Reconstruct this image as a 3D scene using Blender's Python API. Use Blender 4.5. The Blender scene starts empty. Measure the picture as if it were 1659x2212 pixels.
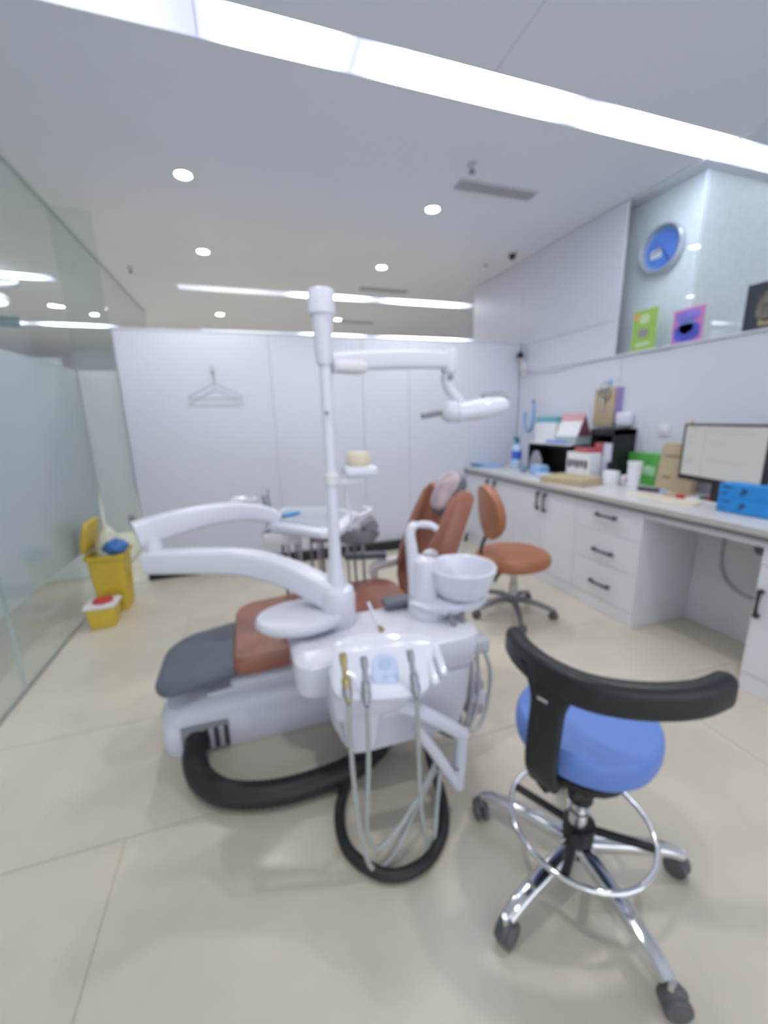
import bpy, bmesh, math, random
from math import sin, cos, pi, radians
from mathutils import Vector, Matrix

# ------------------------------------------------------------------ camera, world, exposure
S = bpy.context.scene
COL = S.collection
CAM_Z = 1.40
R0 = (0.94972388, -0.31227521, -0.02255532)   # camera right in world
R1 = (-0.09126179, -0.2072015, -0.97403225)   # camera down
R2 = (0.29949263, 0.92712013, -0.22528301)    # camera forward
cam = bpy.data.cameras.new('camera')
cam.sensor_fit = 'HORIZONTAL'
cam.sensor_width = 36.0
cam.lens = 880.154 / 1659.0 * 36.0
cam.clip_start = 0.01
cam_o = bpy.data.objects.new('camera', cam)
cam_o.matrix_world = Matrix(((R0[0], -R1[0], -R2[0], 0), (R0[1], -R1[1], -R2[1], 0), (R0[2], -R1[2], -R2[2], CAM_Z), (0, 0, 0, 1)))
COL.objects.link(cam_o)
S.camera = cam_o
# the photograph is evenly out of focus: the lens is focused very near
BLUR = True
if BLUR:
    cam.dof.use_dof = True
    cam.dof.focus_distance = 0.10
    cam.dof.aperture_fstop = 16.0
w = bpy.data.worlds.new('world')
S.world = w
w.use_nodes = True
w.node_tree.nodes['Background'].inputs[0].default_value = (0.84, 0.90, 1.0, 1)
w.node_tree.nodes['Background'].inputs[1].default_value = 1.5
S.cycles.max_bounces = 8
S.view_settings.view_transform = 'Standard'
S.view_settings.look = 'None'
S.view_settings.gamma = 1.0
S.view_settings.use_curve_mapping = False
S.view_settings.exposure = 0.33
STRIP_POWER = 8.0

# ------------------------------------------------------------------ materials
MATS = {}


def srgb(r, g, b):
    f = lambda c: (c / 255 / 12.92) if c / 255 <= 0.04045 else ((c / 255 + 0.055) / 1.055) ** 2.4
    return (f(r), f(g), f(b))


def mat(name, col, rough=0.5, metal=0.0, var=0.06, scale=30.0, bump=0.0, bscale=200.0, emit=None, coat=0.0):
    if name in MATS:
        return MATS[name]
    m = bpy.data.materials.new(name)
    m.use_nodes = True
    nt = m.node_tree
    b = nt.nodes['Principled BSDF']
    b.inputs['Roughness'].default_value = rough
    b.inputs['Metallic'].default_value = metal
    b.inputs['Coat Weight'].default_value = coat
    tc = nt.nodes.new('ShaderNodeTexCoord')
    n = nt.nodes.new('ShaderNodeTexNoise')
    n.inputs['Scale'].default_value = scale
    n.inputs['Detail'].default_value = 3
    nt.links.new(tc.outputs['Object'], n.inputs['Vector'])
    r = nt.nodes.new('ShaderNodeMapRange')
    r.inputs['From Min'].default_value = 0.25
    r.inputs['From Max'].default_value = 0.75
    r.inputs['To Min'].default_value = 1 - var
    r.inputs['To Max'].default_value = 1 + var
    nt.links.new(n.outputs['Fac'], r.inputs['Value'])
    mx = nt.nodes.new('ShaderNodeVectorMath')
    mx.operation = 'SCALE'
    mx.inputs[0].default_value = col
    nt.links.new(r.outputs['Result'], mx.inputs['Scale'])
    nt.links.new(mx.outputs['Vector'], b.inputs['Base Color'])
    if bump:
        n2 = nt.nodes.new('ShaderNodeTexNoise')
        n2.inputs['Scale'].default_value = bscale
        nt.links.new(tc.outputs['Object'], n2.inputs['Vector'])
        bp = nt.nodes.new('ShaderNodeBump')
        bp.inputs['Strength'].default_value = bump
        bp.inputs['Distance'].default_value = 0.002
        nt.links.new(n2.outputs['Fac'], bp.inputs['Height'])
        nt.links.new(bp.outputs['Normal'], b.inputs['Normal'])
    if emit:
        b.inputs['Emission Color'].default_value = (*emit[0], 1)
        b.inputs['Emission Strength'].default_value = emit[1]
    MATS[name] = m
    return m


def glass_mat(name, tint, gloss=0.9, film=0.0, filmcol=(0.6, 0.68, 0.68), rough=0.0):
    """thin sheet of glass: tinted see-through plus a mirror reflection; film adds a frosted foil"""
    m = bpy.data.materials.new(name)
    m.use_nodes = True
    nt = m.node_tree
    nt.nodes.remove(nt.nodes['Principled BSDF'])
    out = nt.nodes['Material Output']
    tr = nt.nodes.new('ShaderNodeBsdfTransparent')
    tr.inputs[0].default_value = (*tint, 1)
    gl = nt.nodes.new('ShaderNodeBsdfGlossy')
    gl.inputs['Roughness'].default_value = rough
    lw = nt.nodes.new('ShaderNodeLayerWeight')
    lw.inputs[0].default_value = 0.5
    pw = nt.nodes.new('ShaderNodeMath')
    pw.operation = 'POWER'
    pw.inputs[1].default_value = 5.0
    nt.links.new(lw.outputs['Facing'], pw.inputs[0])
    fr = nt.nodes.new('ShaderNodeMath')
    fr.operation = 'MULTIPLY_ADD'
    fr.inputs[1].default_value = 0.5
    fr.inputs[2].default_value = 0.03
    nt.links.new(pw.outputs[0], fr.inputs[0])
    mx = nt.nodes.new('ShaderNodeMixShader')
    if film:
        df = nt.nodes.new('ShaderNodeBsdfDiffuse')
        df.inputs[0].default_value = (*filmcol, 1)
        tl = nt.nodes.new('ShaderNodeBsdfTranslucent')
        tl.inputs[0].default_value = (*filmcol, 1)
        m1 = nt.nodes.new('ShaderNodeMixShader')
        m1.inputs[0].default_value = 0.5
        nt.links.new(df.outputs[0], m1.inputs[1])
        nt.links.new(tl.outputs[0], m1.inputs[2])
        m2 = nt.nodes.new('ShaderNodeMixShader')
        m2.inputs[0].default_value = film
        nt.links.new(tr.outputs[0], m2.inputs[1])
        nt.links.new(m1.outputs[0], m2.inputs[2])
        base = m2
    else:
        base = tr
    nt.links.new(fr.outputs[0], mx.inputs[0])
    nt.links.new(base.outputs[0], mx.inputs[1])
    nt.links.new(gl.outputs[0], mx.inputs[2])
    nt.links.new(mx.outputs[0], out.inputs[0])
    MATS[name] = m
    return m


WALL = mat('white_wall_panel', (0.68, 0.695, 0.78), 0.35, var=0.01, scale=2)
CEIL = mat('ceiling_paint', (0.73, 0.76, 0.82), 0.8, var=0.015, scale=1.5)
GAP = mat('joint_shadow_grey', (0.42, 0.42, 0.42), 0.9)
TILE = mat('beige_floor_tile', (0.59, 0.54, 0.44), 0.28, var=0.05, scale=5, bump=0.03, bscale=60)
GROUT = mat('floor_joint', (0.50, 0.45, 0.36), 0.8)
BLACKP = mat('black_plastic', (0.012, 0.012, 0.014), 0.45)
DARKR = mat('black_rubber_hose', (0.016, 0.016, 0.017), 0.5, bump=0.2, bscale=90)
WHITE = mat('white_plastic', (0.71, 0.71, 0.80), 0.28, var=0.015, scale=4)
WHITEG = mat('white_gloss_plastic', (0.74, 0.75, 0.85), 0.12, var=0.01, scale=4, coat=0.4)
OFFW = mat('off_white_plastic', (0.72, 0.70, 0.72), 0.4, var=0.02)
CABW = mat('white_cabinet_laminate', (0.72, 0.72, 0.77), 0.4, var=0.01)
LGREY = mat('light_grey_plastic', (0.50, 0.50, 0.53), 0.4)
MGREY = mat('mid_grey_plastic', (0.24, 0.24, 0.26), 0.45)
HOSEG = mat('grey_silicone_hose', (0.40, 0.41, 0.41), 0.4)
TOOLG = mat('instrument_grey_metal', (0.36, 0.36, 0.40), 0.35, metal=0.5)
GOLD = mat('instrument_brass', (0.45, 0.36, 0.16), 0.35, metal=0.6)
LEATH = mat('brown_leather', (0.315, 0.122, 0.080), 0.36, var=0.04, scale=12, bump=0.05, bscale=400)
LEATH2 = mat('tan_leather', (0.38, 0.145, 0.070), 0.40, var=0.04, scale=12, bump=0.05, bscale=400)
SLATE = mat('slate_grey_vinyl', (0.115, 0.13, 0.165), 0.42, var=0.04, bump=0.04, bscale=400)
PINKF = mat('pinkish_plastic_cover', (0.56, 0.43, 0.45), 0.3, var=0.12, scale=14)
BLUEL = mat('blue_leather', (0.13, 0.24, 0.62), 0.42, var=0.03, bump=0.04, bscale=400)
BLACKL = mat('black_leather', (0.011, 0.012, 0.015), 0.42, bump=0.05, bscale=400)
CHROME = mat('chrome', (0.78, 0.78, 0.80), 0.12, metal=1.0, var=0.02)
STEEL = mat('brushed_steel', (0.50, 0.50, 0.52), 0.3, metal=0.9)
CASTER = mat('grey_caster_rubber', (0.10, 0.10, 0.105), 0.55)
YELLOW = mat('yellow_plastic', (0.62, 0.44, 0.045), 0.45)
RED = mat('red_plastic', (0.50, 0.045, 0.045), 0.45)
BLUEBAG = mat('blue_plastic_bag', (0.05, 0.17, 0.45), 0.3, var=0.4, scale=18, bump=0.5, bscale=40)
WORKT = mat('pale_grey_worktop', (0.66, 0.64, 0.64), 0.3, var=0.03, scale=20)
EDGEB = mat('worktop_edge_band', (0.50, 0.48, 0.47), 0.4)
DKBAND = mat('worktop_gap_shade', (0.20, 0.20, 0.21), 0.5)
KRAFT = mat('kraft_paper', (0.50, 0.40, 0.26), 0.8, var=0.06)
CREAM = mat('cream_paper', (0.72, 0.64, 0.50), 0.8)
PAPER = mat('white_paper', (0.82, 0.83, 0.86), 0.8)
GREEN = mat('green_card', (0.09, 0.40, 0.07), 0.5, var=0.25, scale=9)
CYANBOX = mat('bright_blue_card', (0.02, 0.26, 0.68), 0.5)
DKBLUE = mat('dark_blue_print', (0.02, 0.07, 0.22), 0.5)
ROYAL = mat('royal_blue_plastic', (0.04, 0.13, 0.62), 0.4)
TEAL = mat('teal_plastic', (0.03, 0.22, 0.28), 0.4)
SKY = mat('light_blue_plastic', (0.28, 0.52, 0.85), 0.35)
SKY2 = mat('pale_blue_film', (0.50, 0.66, 0.86), 0.3)
PURPLE = mat('purple_card', (0.30, 0.22, 0.50), 0.6)
SCREEN = mat('monitor_screen', (0.05, 0.05, 0.05), 0.3, emit=((0.60, 0.60, 0.60), 0.5))
SCRLINE = mat('screen_text_grey', (0.05, 0.05, 0.05), 0.3, emit=((0.42, 0.43, 0.45), 0.5))


def led_mat(name, lo, hi):
    """backlit diffuser: brighter white over the tubes, lavender towards the panel ends"""
    m = bpy.data.materials.new(name)
    m.use_nodes = True
    nt = m.node_tree
    b = nt.nodes['Principled BSDF']
    b.inputs['Base Color'].default_value = (0.8, 0.8, 0.8, 1)
    tc = nt.nodes.new('ShaderNodeTexCoord')
    sp_ = nt.nodes.new('ShaderNodeSeparateXYZ')
    nt.links.new(tc.outputs['Generated'], sp_.inputs[0])
    a = nt.nodes.new('ShaderNodeMath')
    a.operation = 'MULTIPLY_ADD'
    a.inputs[1].default_value = 2.0
    a.inputs[2].default_value = -1.0
    nt.links.new(sp_.outputs['X'], a.inputs[0])
    ab = nt.nodes.new('ShaderNodeMath')
    ab.operation = 'ABSOLUTE'
    nt.links.new(a.outputs[0], ab.inputs[0])
    mr = nt.nodes.new('ShaderNodeMapRange')
    mr.interpolation_type = 'SMOOTHSTEP'
    mr.inputs['From Min'].default_value = 1.0
    mr.inputs['From Max'].default_value = 0.25
    mr.inputs['To Min'].default_value = lo
    mr.inputs['To Max'].default_value = hi
    nt.links.new(ab.outputs[0], mr.inputs['Value'])
    ramp = nt.nodes.new('ShaderNodeMapRange')
    ramp.inputs['From Min'].default_value = lo
    ramp.inputs['From Max'].default_value = max(hi, lo + 0.01)
    nt.links.new(mr.outputs['Result'], ramp.inputs['Value'])
    mc = nt.nodes.new('ShaderNodeMix')
    mc.data_type = 'RGBA'
    nt.links.new(ramp.outputs['Result'], mc.inputs[0])
    mc.inputs[6].default_value = (0.62, 0.67, 1.0, 1)
    mc.inputs[7].default_value = (0.86, 0.92, 1.0, 1)
    nt.links.new(mc.outputs[2], b.inputs['Emission Color'])
    nt.links.new(mr.outputs['Result'], b.inputs['Emission Strength'])
    MATS[name] = m
    return m


LEDM = [led_mat('led_panel_lavender', 0.62, 0.78), led_mat('led_panel_cool', 0.7, 1.1 * STRIP_POWER), led_mat('led_panel_white', 0.8, 1.6 * STRIP_POWER)]
LAMPW = mat('downlight_lens', (0.9, 0.9, 0.9), 0.5, emit=((1.0, 0.98, 0.90), 40.0))
GLASS = glass_mat('clear_green_glass', (0.945, 0.972, 0.965))
FROST = glass_mat('frosted_film', (0.90, 0.93, 0.93), film=0.88, filmcol=(0.77, 0.80, 0.815), rough=0.15)
GEDGE = mat('glass_edge_green', (0.42, 0.50, 0.48), 0.2)
CLEAR = glass_mat('clear_pane', (0.975, 0.99, 0.99))

# ------------------------------------------------------------------ helpers
WM = {}


def obj(name, bm, m, parent=None, smooth=True, ang=38, label=None):
    if parent is not None:
        bm.transform(WM[parent.name].inverted())
    bmesh.ops.recalc_face_normals(bm, faces=bm.faces[:])
    me = bpy.data.meshes.new(name)
    bm.to_mesh(me)
    bm.free()
    me.materials.append(m)
    if smooth:
        me.polygons.foreach_set('use_smooth', [True] * len(me.polygons))
        me.set_sharp_from_angle(angle=radians(ang))
    o = bpy.data.objects.new(name, me)
    COL.objects.link(o)
    if parent is not None:
        o.parent = parent
        WM[o.name] = WM[parent.name]
    else:
        WM[o.name] = Matrix()
    if label:
        o['label'] = label
    return o


def thing(name, label, cat, loc=(0, 0, 0), rotz=0.0, group=None):
    o = bpy.data.objects.new(name, None)
    COL.objects.link(o)
    o.empty_display_size = 0.1
    o.location = loc
    o.rotation_euler = (0, 0, rotz)
    o['label'] = label
    o['category'] = cat
    if group:
        o['group'] = group
    WM[o.name] = Matrix.Translation(loc) @ Matrix.Rotation(rotz, 4, 'Z')
    return o


def tag(o, label, cat, group=None):
    o['label'] = label
    o['category'] = cat
    if group:
        o['group'] = group
    return o


def struct(name, bm, m, parent=None, smooth=False, label=None):
    o = obj(name, bm, m, parent, smooth)
    if parent is None:
        o['kind'] = 'structure'
        o['label'] = label or name.replace('_', ' ')
    return o


def merge(*bms):
    a = bms[0]
    for b in bms[1:]:
        me = bpy.data.meshes.new('tmp')
        b.to_mesh(me)
        b.free()
        a.from_mesh(me)
        bpy.data.meshes.remove(me)
    return a


def box(x0, x1, y0, y1, z0, z1, bev=0.0, seg=2, M=None):
    bm = bmesh.new()
    bmesh.ops.create_cube(bm, size=1.0)
    for v in bm.verts:
        v.co = Vector(((x0 + x1) / 2 + v.co.x * (x1 - x0), (y0 + y1) / 2 + v.co.y * (y1 - y0), (z0 + z1) / 2 + v.co.z * (z1 - z0)))
    if bev:
        bmesh.ops.bevel(bm, geom=bm.edges[:], offset=bev, segments=seg, profile=0.5, affect='EDGES', clamp_overlap=True)
    if M is not None:
        bm.transform(M)
    return bm


def TR(x, y, z, rz=0.0, rx=0.0, ry=0.0):
    return Matrix.Translation((x, y, z)) @ Matrix.Rotation(rz, 4, 'Z') @ Matrix.Rotation(ry, 4, 'Y') @ Matrix.Rotation(rx, 4, 'X')


def loft(rings, cap=True, close=True):
    bm = bmesh.new()
    vs = [[bm.verts.new(p) for p in r] for r in rings]
    n = len(rings[0])
    for a, b in zip(vs, vs[1:]):
        for i in range(n if close else n - 1):
            j = (i + 1) % n
            bm.faces.new((a[i], a[j], b[j], b[i]))
    if cap:
        bm.faces.new(vs[0][::-1])
        bm.faces.new(vs[-1])
    return bm


def lathe(c, prof, n=24, M=None, cap=True):
    rings = [[Vector((c[0] + r * cos(2 * pi * i / n), c[1] + r * sin(2 * pi * i / n), c[2] + z)) for i in range(n)] for r, z in prof]
    bm = loft(rings, cap)
    if M is not None:
        bm.transform(M)
    return bm


def cr(pts, k=6):
    """Catmull-Rom through pts"""
    P = [Vector(p) for p in pts]
    P = [P[0] * 2 - P[1]] + P + [P[-1] * 2 - P[-2]]
    out = []
    for i in range(1, len(P) - 2):
        a, b, c, d = P[i - 1], P[i], P[i + 1], P[i + 2]
        for s in range(k):
            t = s / k
            out.append(0.5 * ((2 * b) + (c - a) * t + (2 * a - 5 * b + 4 * c - d) * t * t + (3 * b - a - 3 * c + d) * t ** 3))
    out.append(P[-2])
    return out


def sweep(pts, prof, up=(0, 0, 1), sc=None):
    """sweep a closed 2d profile (side, up) along pts with fixed up vector"""
    up = Vector(up)
    rings = []
    for i, p in enumerate(pts):
        t = (pts[min(i + 1, len(pts) - 1)] - pts[max(i - 1, 0)]).normalized()
        s = t.cross(up)
        if s.length < 1e-4:
            s = t.cross(Vector((1, 0, 0)))
        s.normalize()
        u = s.cross(t)
        k = sc[i] if sc else (1, 1)
        rings.append([p + s * a * k[0] + u * b * k[1] for a, b in prof])
    return loft(rings)


def tube(pts, r, n=10, k=6, up=(0.13, 0.21, 1), ribs=0.0):
    P = cr(pts, k) if k > 1 else [Vector(p) for p in pts]
    prof = [(cos(2 * pi * i / n), sin(2 * pi * i / n)) for i in range(n)]
    # parallel transport frame
    T = [(P[min(i + 1, len(P) - 1)] - P[max(i - 1, 0)]).normalized() for i in range(len(P))]
    s = T[0].cross(Vector(up)).normalized()
    rings = []
    for i, p in enumerate(P):
        s = (s - T[i] * s.dot(T[i])).normalized()
        u = s.cross(T[i])
        rr = (r[min(int(i / max(1, len(P) - 1) * (len(r) - 1) + 0.5), len(r) - 1)] if isinstance(r, (list, tuple)) else r)
        if ribs:
            rr *= 1 + (ribs if i % 2 else -ribs)
        rings.append([p + s * a * rr + u * b * rr for a, b in prof])
    return loft(rings)


def rr2(hx, hy, r, seg=5):
    """rounded rectangle outline about 0; r: one radius or four (x+y+, x-y+, x-y-, x+y-)"""
    r = r if isinstance(r, (list, tuple)) else [r] * 4
    out = []
    for (sx, sy, a0), q in zip(((1, 1, 0), (-1, 1, 90), (-1, -1, 180), (1, -1, 270)), r):
        for i in range(seg + 1):
            a = radians(a0 + 90 * i / seg)
            out.append((sx * (hx - q) + q * cos(a), sy * (hy - q) + q * sin(a)))
    return out


def ell(a, b, n=24, e=2.0):
    f = lambda v: math.copysign(abs(v) ** (2 / e), v)
    return [(a * f(cos(2 * pi * i / n)), b * f(sin(2 * pi * i / n))) for i in range(n)]


def pad(outline, t, M, dome=0.12, edge=0.25):
    """puffy upholstery: outline (2d) with thickness t along local z"""
    cx = sum(p[0] for p in outline) / len(outline)
    cy = sum(p[1] for p in outline) / len(outline)
    mn = min(max(p[0] for p in outline) - min(p[0] for p in outline), max(p[1] for p in outline) - min(p[1] for p in outline)) / 2
    e = edge * t / mn
    e = min(e, 0.22)
    lay = [(1 - e * 1.4, 0), (1 - e * 0.45, 0.06), (1 - e * 0.08, 0.22), (1, 0.42), (1 - e * 0.04, 0.62), (1 - e * 0.28, 0.80), (1 - e * 0.75, 0.93), (1 - e * 1.3, 1.0)]
    s0 = 1 - e * 1.3
    lay += [(s0 * k, 1 + dome * (1 - k * k)) for k in (0.85, 0.65, 0.4, 0.15)]
    rings = [[M @ Vector((cx + (x - cx) * s, cy + (y - cy) * s, z * t)) for x, y in outline] for s, z in lay]
    return loft(rings)


def plate(outline, z0, z1, M=None, bev=0.0):
    o = [(1 - 0, z0), (1, z1)]
    cx = sum(p[0] for p in outline) / len(outline)
    cy = sum(p[1] for p in outline) / len(outline)
    mn = max(1e-6, min(math.hypot(p[0] - cx, p[1] - cy) for p in outline))
    s = 1 - bev / mn
    lay = [(s, z0), (1, z0 + bev), (1, z1 - bev), (s, z1)] if bev else [(1, z0), (1, z1)]
    rings = [[Vector((cx + (x - cx) * k, cy + (y - cy) * k, z)) for x, y in outline] for k, z in lay]
    bm = loft(rings)
    if M is not None:
        bm.transform(M)
    return bm


def dup(root, loc, rotz=0.0, label=None):
    r = root.copy()
    COL.objects.link(r)
    r.location = loc
    r.rotation_euler = (0, 0, rotz)
    if label:
        r['label'] = label
    for ch in list(root.children):
        c = ch.copy()
        COL.objects.link(c)
        c.parent = r
        for g in ch.children:
            d = g.copy()
            COL.objects.link(d)
            d.parent = c
    return r


def panel_set(parent, name, axis, at, th, rects, m, gap=0.004):
    """thin boards on a plane; rects (a0,a1,z0,z1)"""
    for a0, a1, z0, z1 in rects:
        g = gap / 2
        if axis == 'x':
            bm = box(at, at + th, a0 + g, a1 - g, z0 + g, z1 - g, 0.0015, 1)
        else:
            bm = box(a0 + g, a1 - g, at, at + th, z0 + g, z1 - g, 0.0015, 1)
        obj(name, bm, m, parent, smooth=False)


# ------------------------------------------------------------------ the room
CH = 2.99
PY = 4.05       # front face of the back partition
WX = 2.93       # face of the right wall
GX = -1.265     # glass wall
fl = struct('floor', box(-6, 7, -3, 13, -0.2, -0.004), GROUT, label='beige tiled floor')
ys = [-2.4, -1.15, 0.10, 1.355, 1.99, 3.24, 4.09]
for k, y0 in enumerate(ys[:-1]):
    off = -0.53 if k % 2 == 0 else 0.67
    for j in range(-2, 3):
        x0, x1 = max(off + 2.4 * j, -1.26), min(off + 2.4 * (j + 1), 2.93)
        if x1 - x0 < 0.05:
            continue
        y1 = ys[k + 1]
        obj('floor_tile', box(x0 + .0012, x1 - .0012, y0 + .0012, y1 - .0012, -0.02, 0, 0.001, 1), TILE, fl, smooth=False)
for nm, r in (('beyond the glass', (-6, -1.262, -3, 13)), ('behind the partition', (-1.26, 7, 4.09, 13)), ('next room', (2.932, 7, -3, 4.088))):
    obj('floor_slab', box(r[0], r[1], r[2], r[3], -0.02, -0.0005), TILE, fl, smooth=False)
ce = struct('ceiling', box(-6, 7, -3, 13, CH + 0.012, CH + 0.15), GAP, label='white plasterboard ceiling')
for x0, x1, y0, y1 in ((-6, 1.27, -3, 2.07), (1.27, 7, -3, 2.07), (-6, 7, 2.27, 5.77), (-6, 7, 5.97, 8.28), (-6, 7, 8.48, 13), (-6, -5.4, 2.07, 2.27), (-1.9, -0.75, 2.07, 2.27),
                       (-1.9, -0.64, 5.77, 5.97), (3.35, 7, 5.77, 5.97), (-1.9, -0.62, 8.28, 8.48), (-6, -4.4, 5.77, 5.97)):
    obj('ceiling_board', box(x0 + .0015, x1 - .0015, y0 + .0015, y1 - .0015, CH, CH + 0.02), CEIL, ce, smooth=False)

# back partition
wb = struct('wall_back', box(-0.97, WX, PY + 0.006, PY + 0.05, 0.0, 2.14), GAP, label='white panelled partition behind the dental chair')
panel_set(wb, 'wall_panel', 'y', PY, 0.012, [(-0.98, 0.25, 0.085, 2.15), (0.25, 1.12, 0.085, 2.15), (1.12, 1.61, 0.085, 2.15), (1.61, WX - 0.002, 0.085, 2.15)], WALL)
obj('end_board', box(-0.982, -0.970, PY, PY + 0.052, 0.0, 2.15, 0.002, 1), WALL, wb, smooth=False)
obj('top_cap', box(-0.985, WX, PY - 0.004, PY + 0.056, 2.15, 2.165, 0.002, 1), WALL, wb, smooth=False)
struct('baseboard_back', box(-0.975, 2.28, PY - 0.07, PY + 0.003, 0, 0.092, 0.002, 1), BLACKP, label='black baseboard of the back partition')
# right wall
wr = struct('wall_right', merge(box(WX + 0.006, WX + 0.012, 2.80, 5.08, 1.85, CH), box(WX + 0.006, WX + 0.1, -2, 5.08, 0, 1.84)), GAP, label='white panelled wall behind the counter')
panel_set(wr, 'wall_panel', 'x', WX, 0.012, [(-2, 0.9, 0.02, 1.845), (0.9, 2.71, 0.02, 1.845), (2.71, PY, 0.02, 1.845), (2.79, PY, 1.845, 2.13), (PY + .06, 5.08, 0.02, 2.13),
                                         (2.79, PY, 2.13, CH - .002), (PY, 5.08, 2.13, CH - .002)], WALL)
obj('ledge', box(WX - 0.012, WX + 0.13, -2, 2.79, 1.845, 1.86, 0.002, 1), WALL, wr, smooth=False)
# pillar behind the glass and the far walls of the neighbouring rooms
struct('wall_partition', box(3.145, 4.8, 2.345, 2.45, 0, CH, 0.004, 1), mat('pale_green_paint', (0.76, 0.81, 0.83), 0.6), label='pale wall right of the clock pillar')
struct('wall_pillar', box(3.10, 3.14, 2.34, 3.2, 0, CH, 0.004, 1), mat('strip_light_tint', (0.87, 0.93, 0.99), 0.6), label='white pillar carrying the wall clock')  # bluish base colour imitates the strip light falling on the white pillar
struct('wall_far', box(-6, 7, 11.6, 11.7, 0, CH), WALL, label='white wall at the far end of the clinic')
struct('wall_far_right', merge(box(4.98, 5.08, 5.2, 11.6, 0, CH), box(WX + .1, 5.0, 5.10, 5.2, 0, CH)), WALL, label='white wall beyond the partition on the right')
struct('wall_next_room', box(6.75, 6.85, -3, 5.2, 0, CH), WALL, label='white wall of the room beyond the counter')
struct('wall_far_left', box(-5.6, -5.5, -3, 12, 0, CH), WALL, label='white wall beyond the glass')
struct('wall_corridor', box(-5.5, -1.45, 4.3, 4.34, 0, 1.95), mat('pale_green_panel', (0.70, 0.74, 0.75), 0.5), label='pale panel partition seen through the glass')
# window above the counter wall
win = struct('window_1', box(WX + 0.03, WX + 0.045, 0.9, 2.78, CH - 0.012, CH - 0.002), CEIL, label='glazing above the counter wall')
obj('pane', box(WX + 0.034, WX + 0.042, -0.6, 1.7, 1.86, CH - 0.02), CLEAR, win, smooth=False)
obj('pane', box(WX + 0.034, WX + 0.042, 1.704, 2.778, 1.86, CH - 0.02), CLEAR, win, smooth=False)

# glass wall on the left
gw = struct('wall_left', box(GX - 0.008, GX + 0.008, -2.5, 7.2, 0.0, 0.012), STEEL, label='frameless glass wall with a frosted band')
for y0, y1 in ((-2.4, 0.1), (0.1, 2.45), (2.45, PY), (PY, 7.2)):
    obj('glass_pane', box(GX - 0.005, GX + 0.005, y0 + .002, y1 - .002, 0.012, CH), GLASS, gw, smooth=False)
    if y0 < PY:
        obj('frosted_film', box(GX - 0.0075, GX - 0.006, y0 + .002, y1 - .002, 0.455, 1.825), FROST, gw, smooth=False)
obj('glass_pane', box(GX + .008, -0.985, 4.046, 4.056, 0.012, CH), GLASS, gw, smooth=False)
obj('frosted_film', box(GX + .008, -0.985, 4.043, 4.0445, 0.455, 1.825), FROST, gw, smooth=False)
for y in (2.45,):
    obj('glass_joint', box(GX - 0.006, GX + 0.006, y - .0022, y + .0022, 0.012, CH), GEDGE, gw, smooth=False)
obj('head_rail', box(GX - 0.008, GX + 0.008, -2.5, 7.2, CH - 0.016, CH - 0.001), GEDGE, gw, smooth=False)
obj('patch_fitting', box(GX + 0.006, GX + 0.03, 3.80, 3.96, 0.012, 0.10, 0.003, 1), STEEL, gw)
obj('patch_fitting', box(-1.03, -0.98, 3.88, 3.90, 0.56, 0.64, 0.003, 1), STEEL, gw)

# ------------------------------------------------------------------ lamps of the ceiling
def strip(y0, y1, segs, label):
    t = thing('ceiling_light_strip', label, 'ceiling light', ((segs[0][0] + segs[-1][1]) / 2, (y0 + y1) / 2, CH))
    for x0, x1, k in segs:
        obj('light_panel', box(x0 + .003, x1 - .003, y0 + .004, y1 - .004, CH + 0.001, CH + 0.008), LEDM[k], t, smooth=False)
    obj('frame', merge(box(segs[0][0], segs[-1][1], y0, y0 + .004, CH - .001, CH + .011), box(segs[0][0], segs[-1][1], y1 - .004, y1, CH - .001, CH + .011)), CEIL, t, smooth=False)
    return t


strip(2.07, 2.27, [(-0.75, -0.05, 0), (-0.05, 0.615, 1), (0.615, 1.87, 2), (1.87, 3.18, 2), (3.18, 4.4, 0), (4.4, 5.6, 1)], 'long recessed light strip across the ceiling nearest the camera')
strip(5.77, 5.97, [(-0.64, 0.6, 0), (0.6, 1.85, 2), (1.85, 3.35, 2)], 'recessed light strip behind the partition, the nearer of the two there')
strip(8.28, 8.48, [(-0.62, 1.0, 0), (1.0, 2.5, 2), (2.5, 4.9, 2)], 'recessed light strip far behind the partition, just above its top edge')
strip(5.77, 5.97, [(-4.4, -3.1, 2), (-3.1, -1.9, 2)], 'recessed light strip seen through the left glass wall, the upper one')
strip(8.28, 8.48, [(-4.4, -3.1, 2), (-3.1, -1.9, 2)], 'recessed light strip seen through the left glass wall, behind the exit sign')
strip(10.5, 10.85, [(-4.2, -3.2, 2), (-3.2, -1.95, 2)], 'wide bright light strip seen low through the left glass wall')
strip(2.07, 2.27, [(-5.4, -4.2, 2), (-4.2, -3.0, 2), (-3.0, -1.9, 2)], 'unseen light strip added to brighten the room beyond the glass')  # added strip outside the view, brightens the room beyond the glass
strip(-1.63, -1.43, [(-0.75, 0.6, 2), (0.6, 1.85, 2), (1.85, 3.1, 2)], 'unseen light strip added behind the camera to brighten the room')  # added strip, never in view, lifts the light in the room


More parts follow.
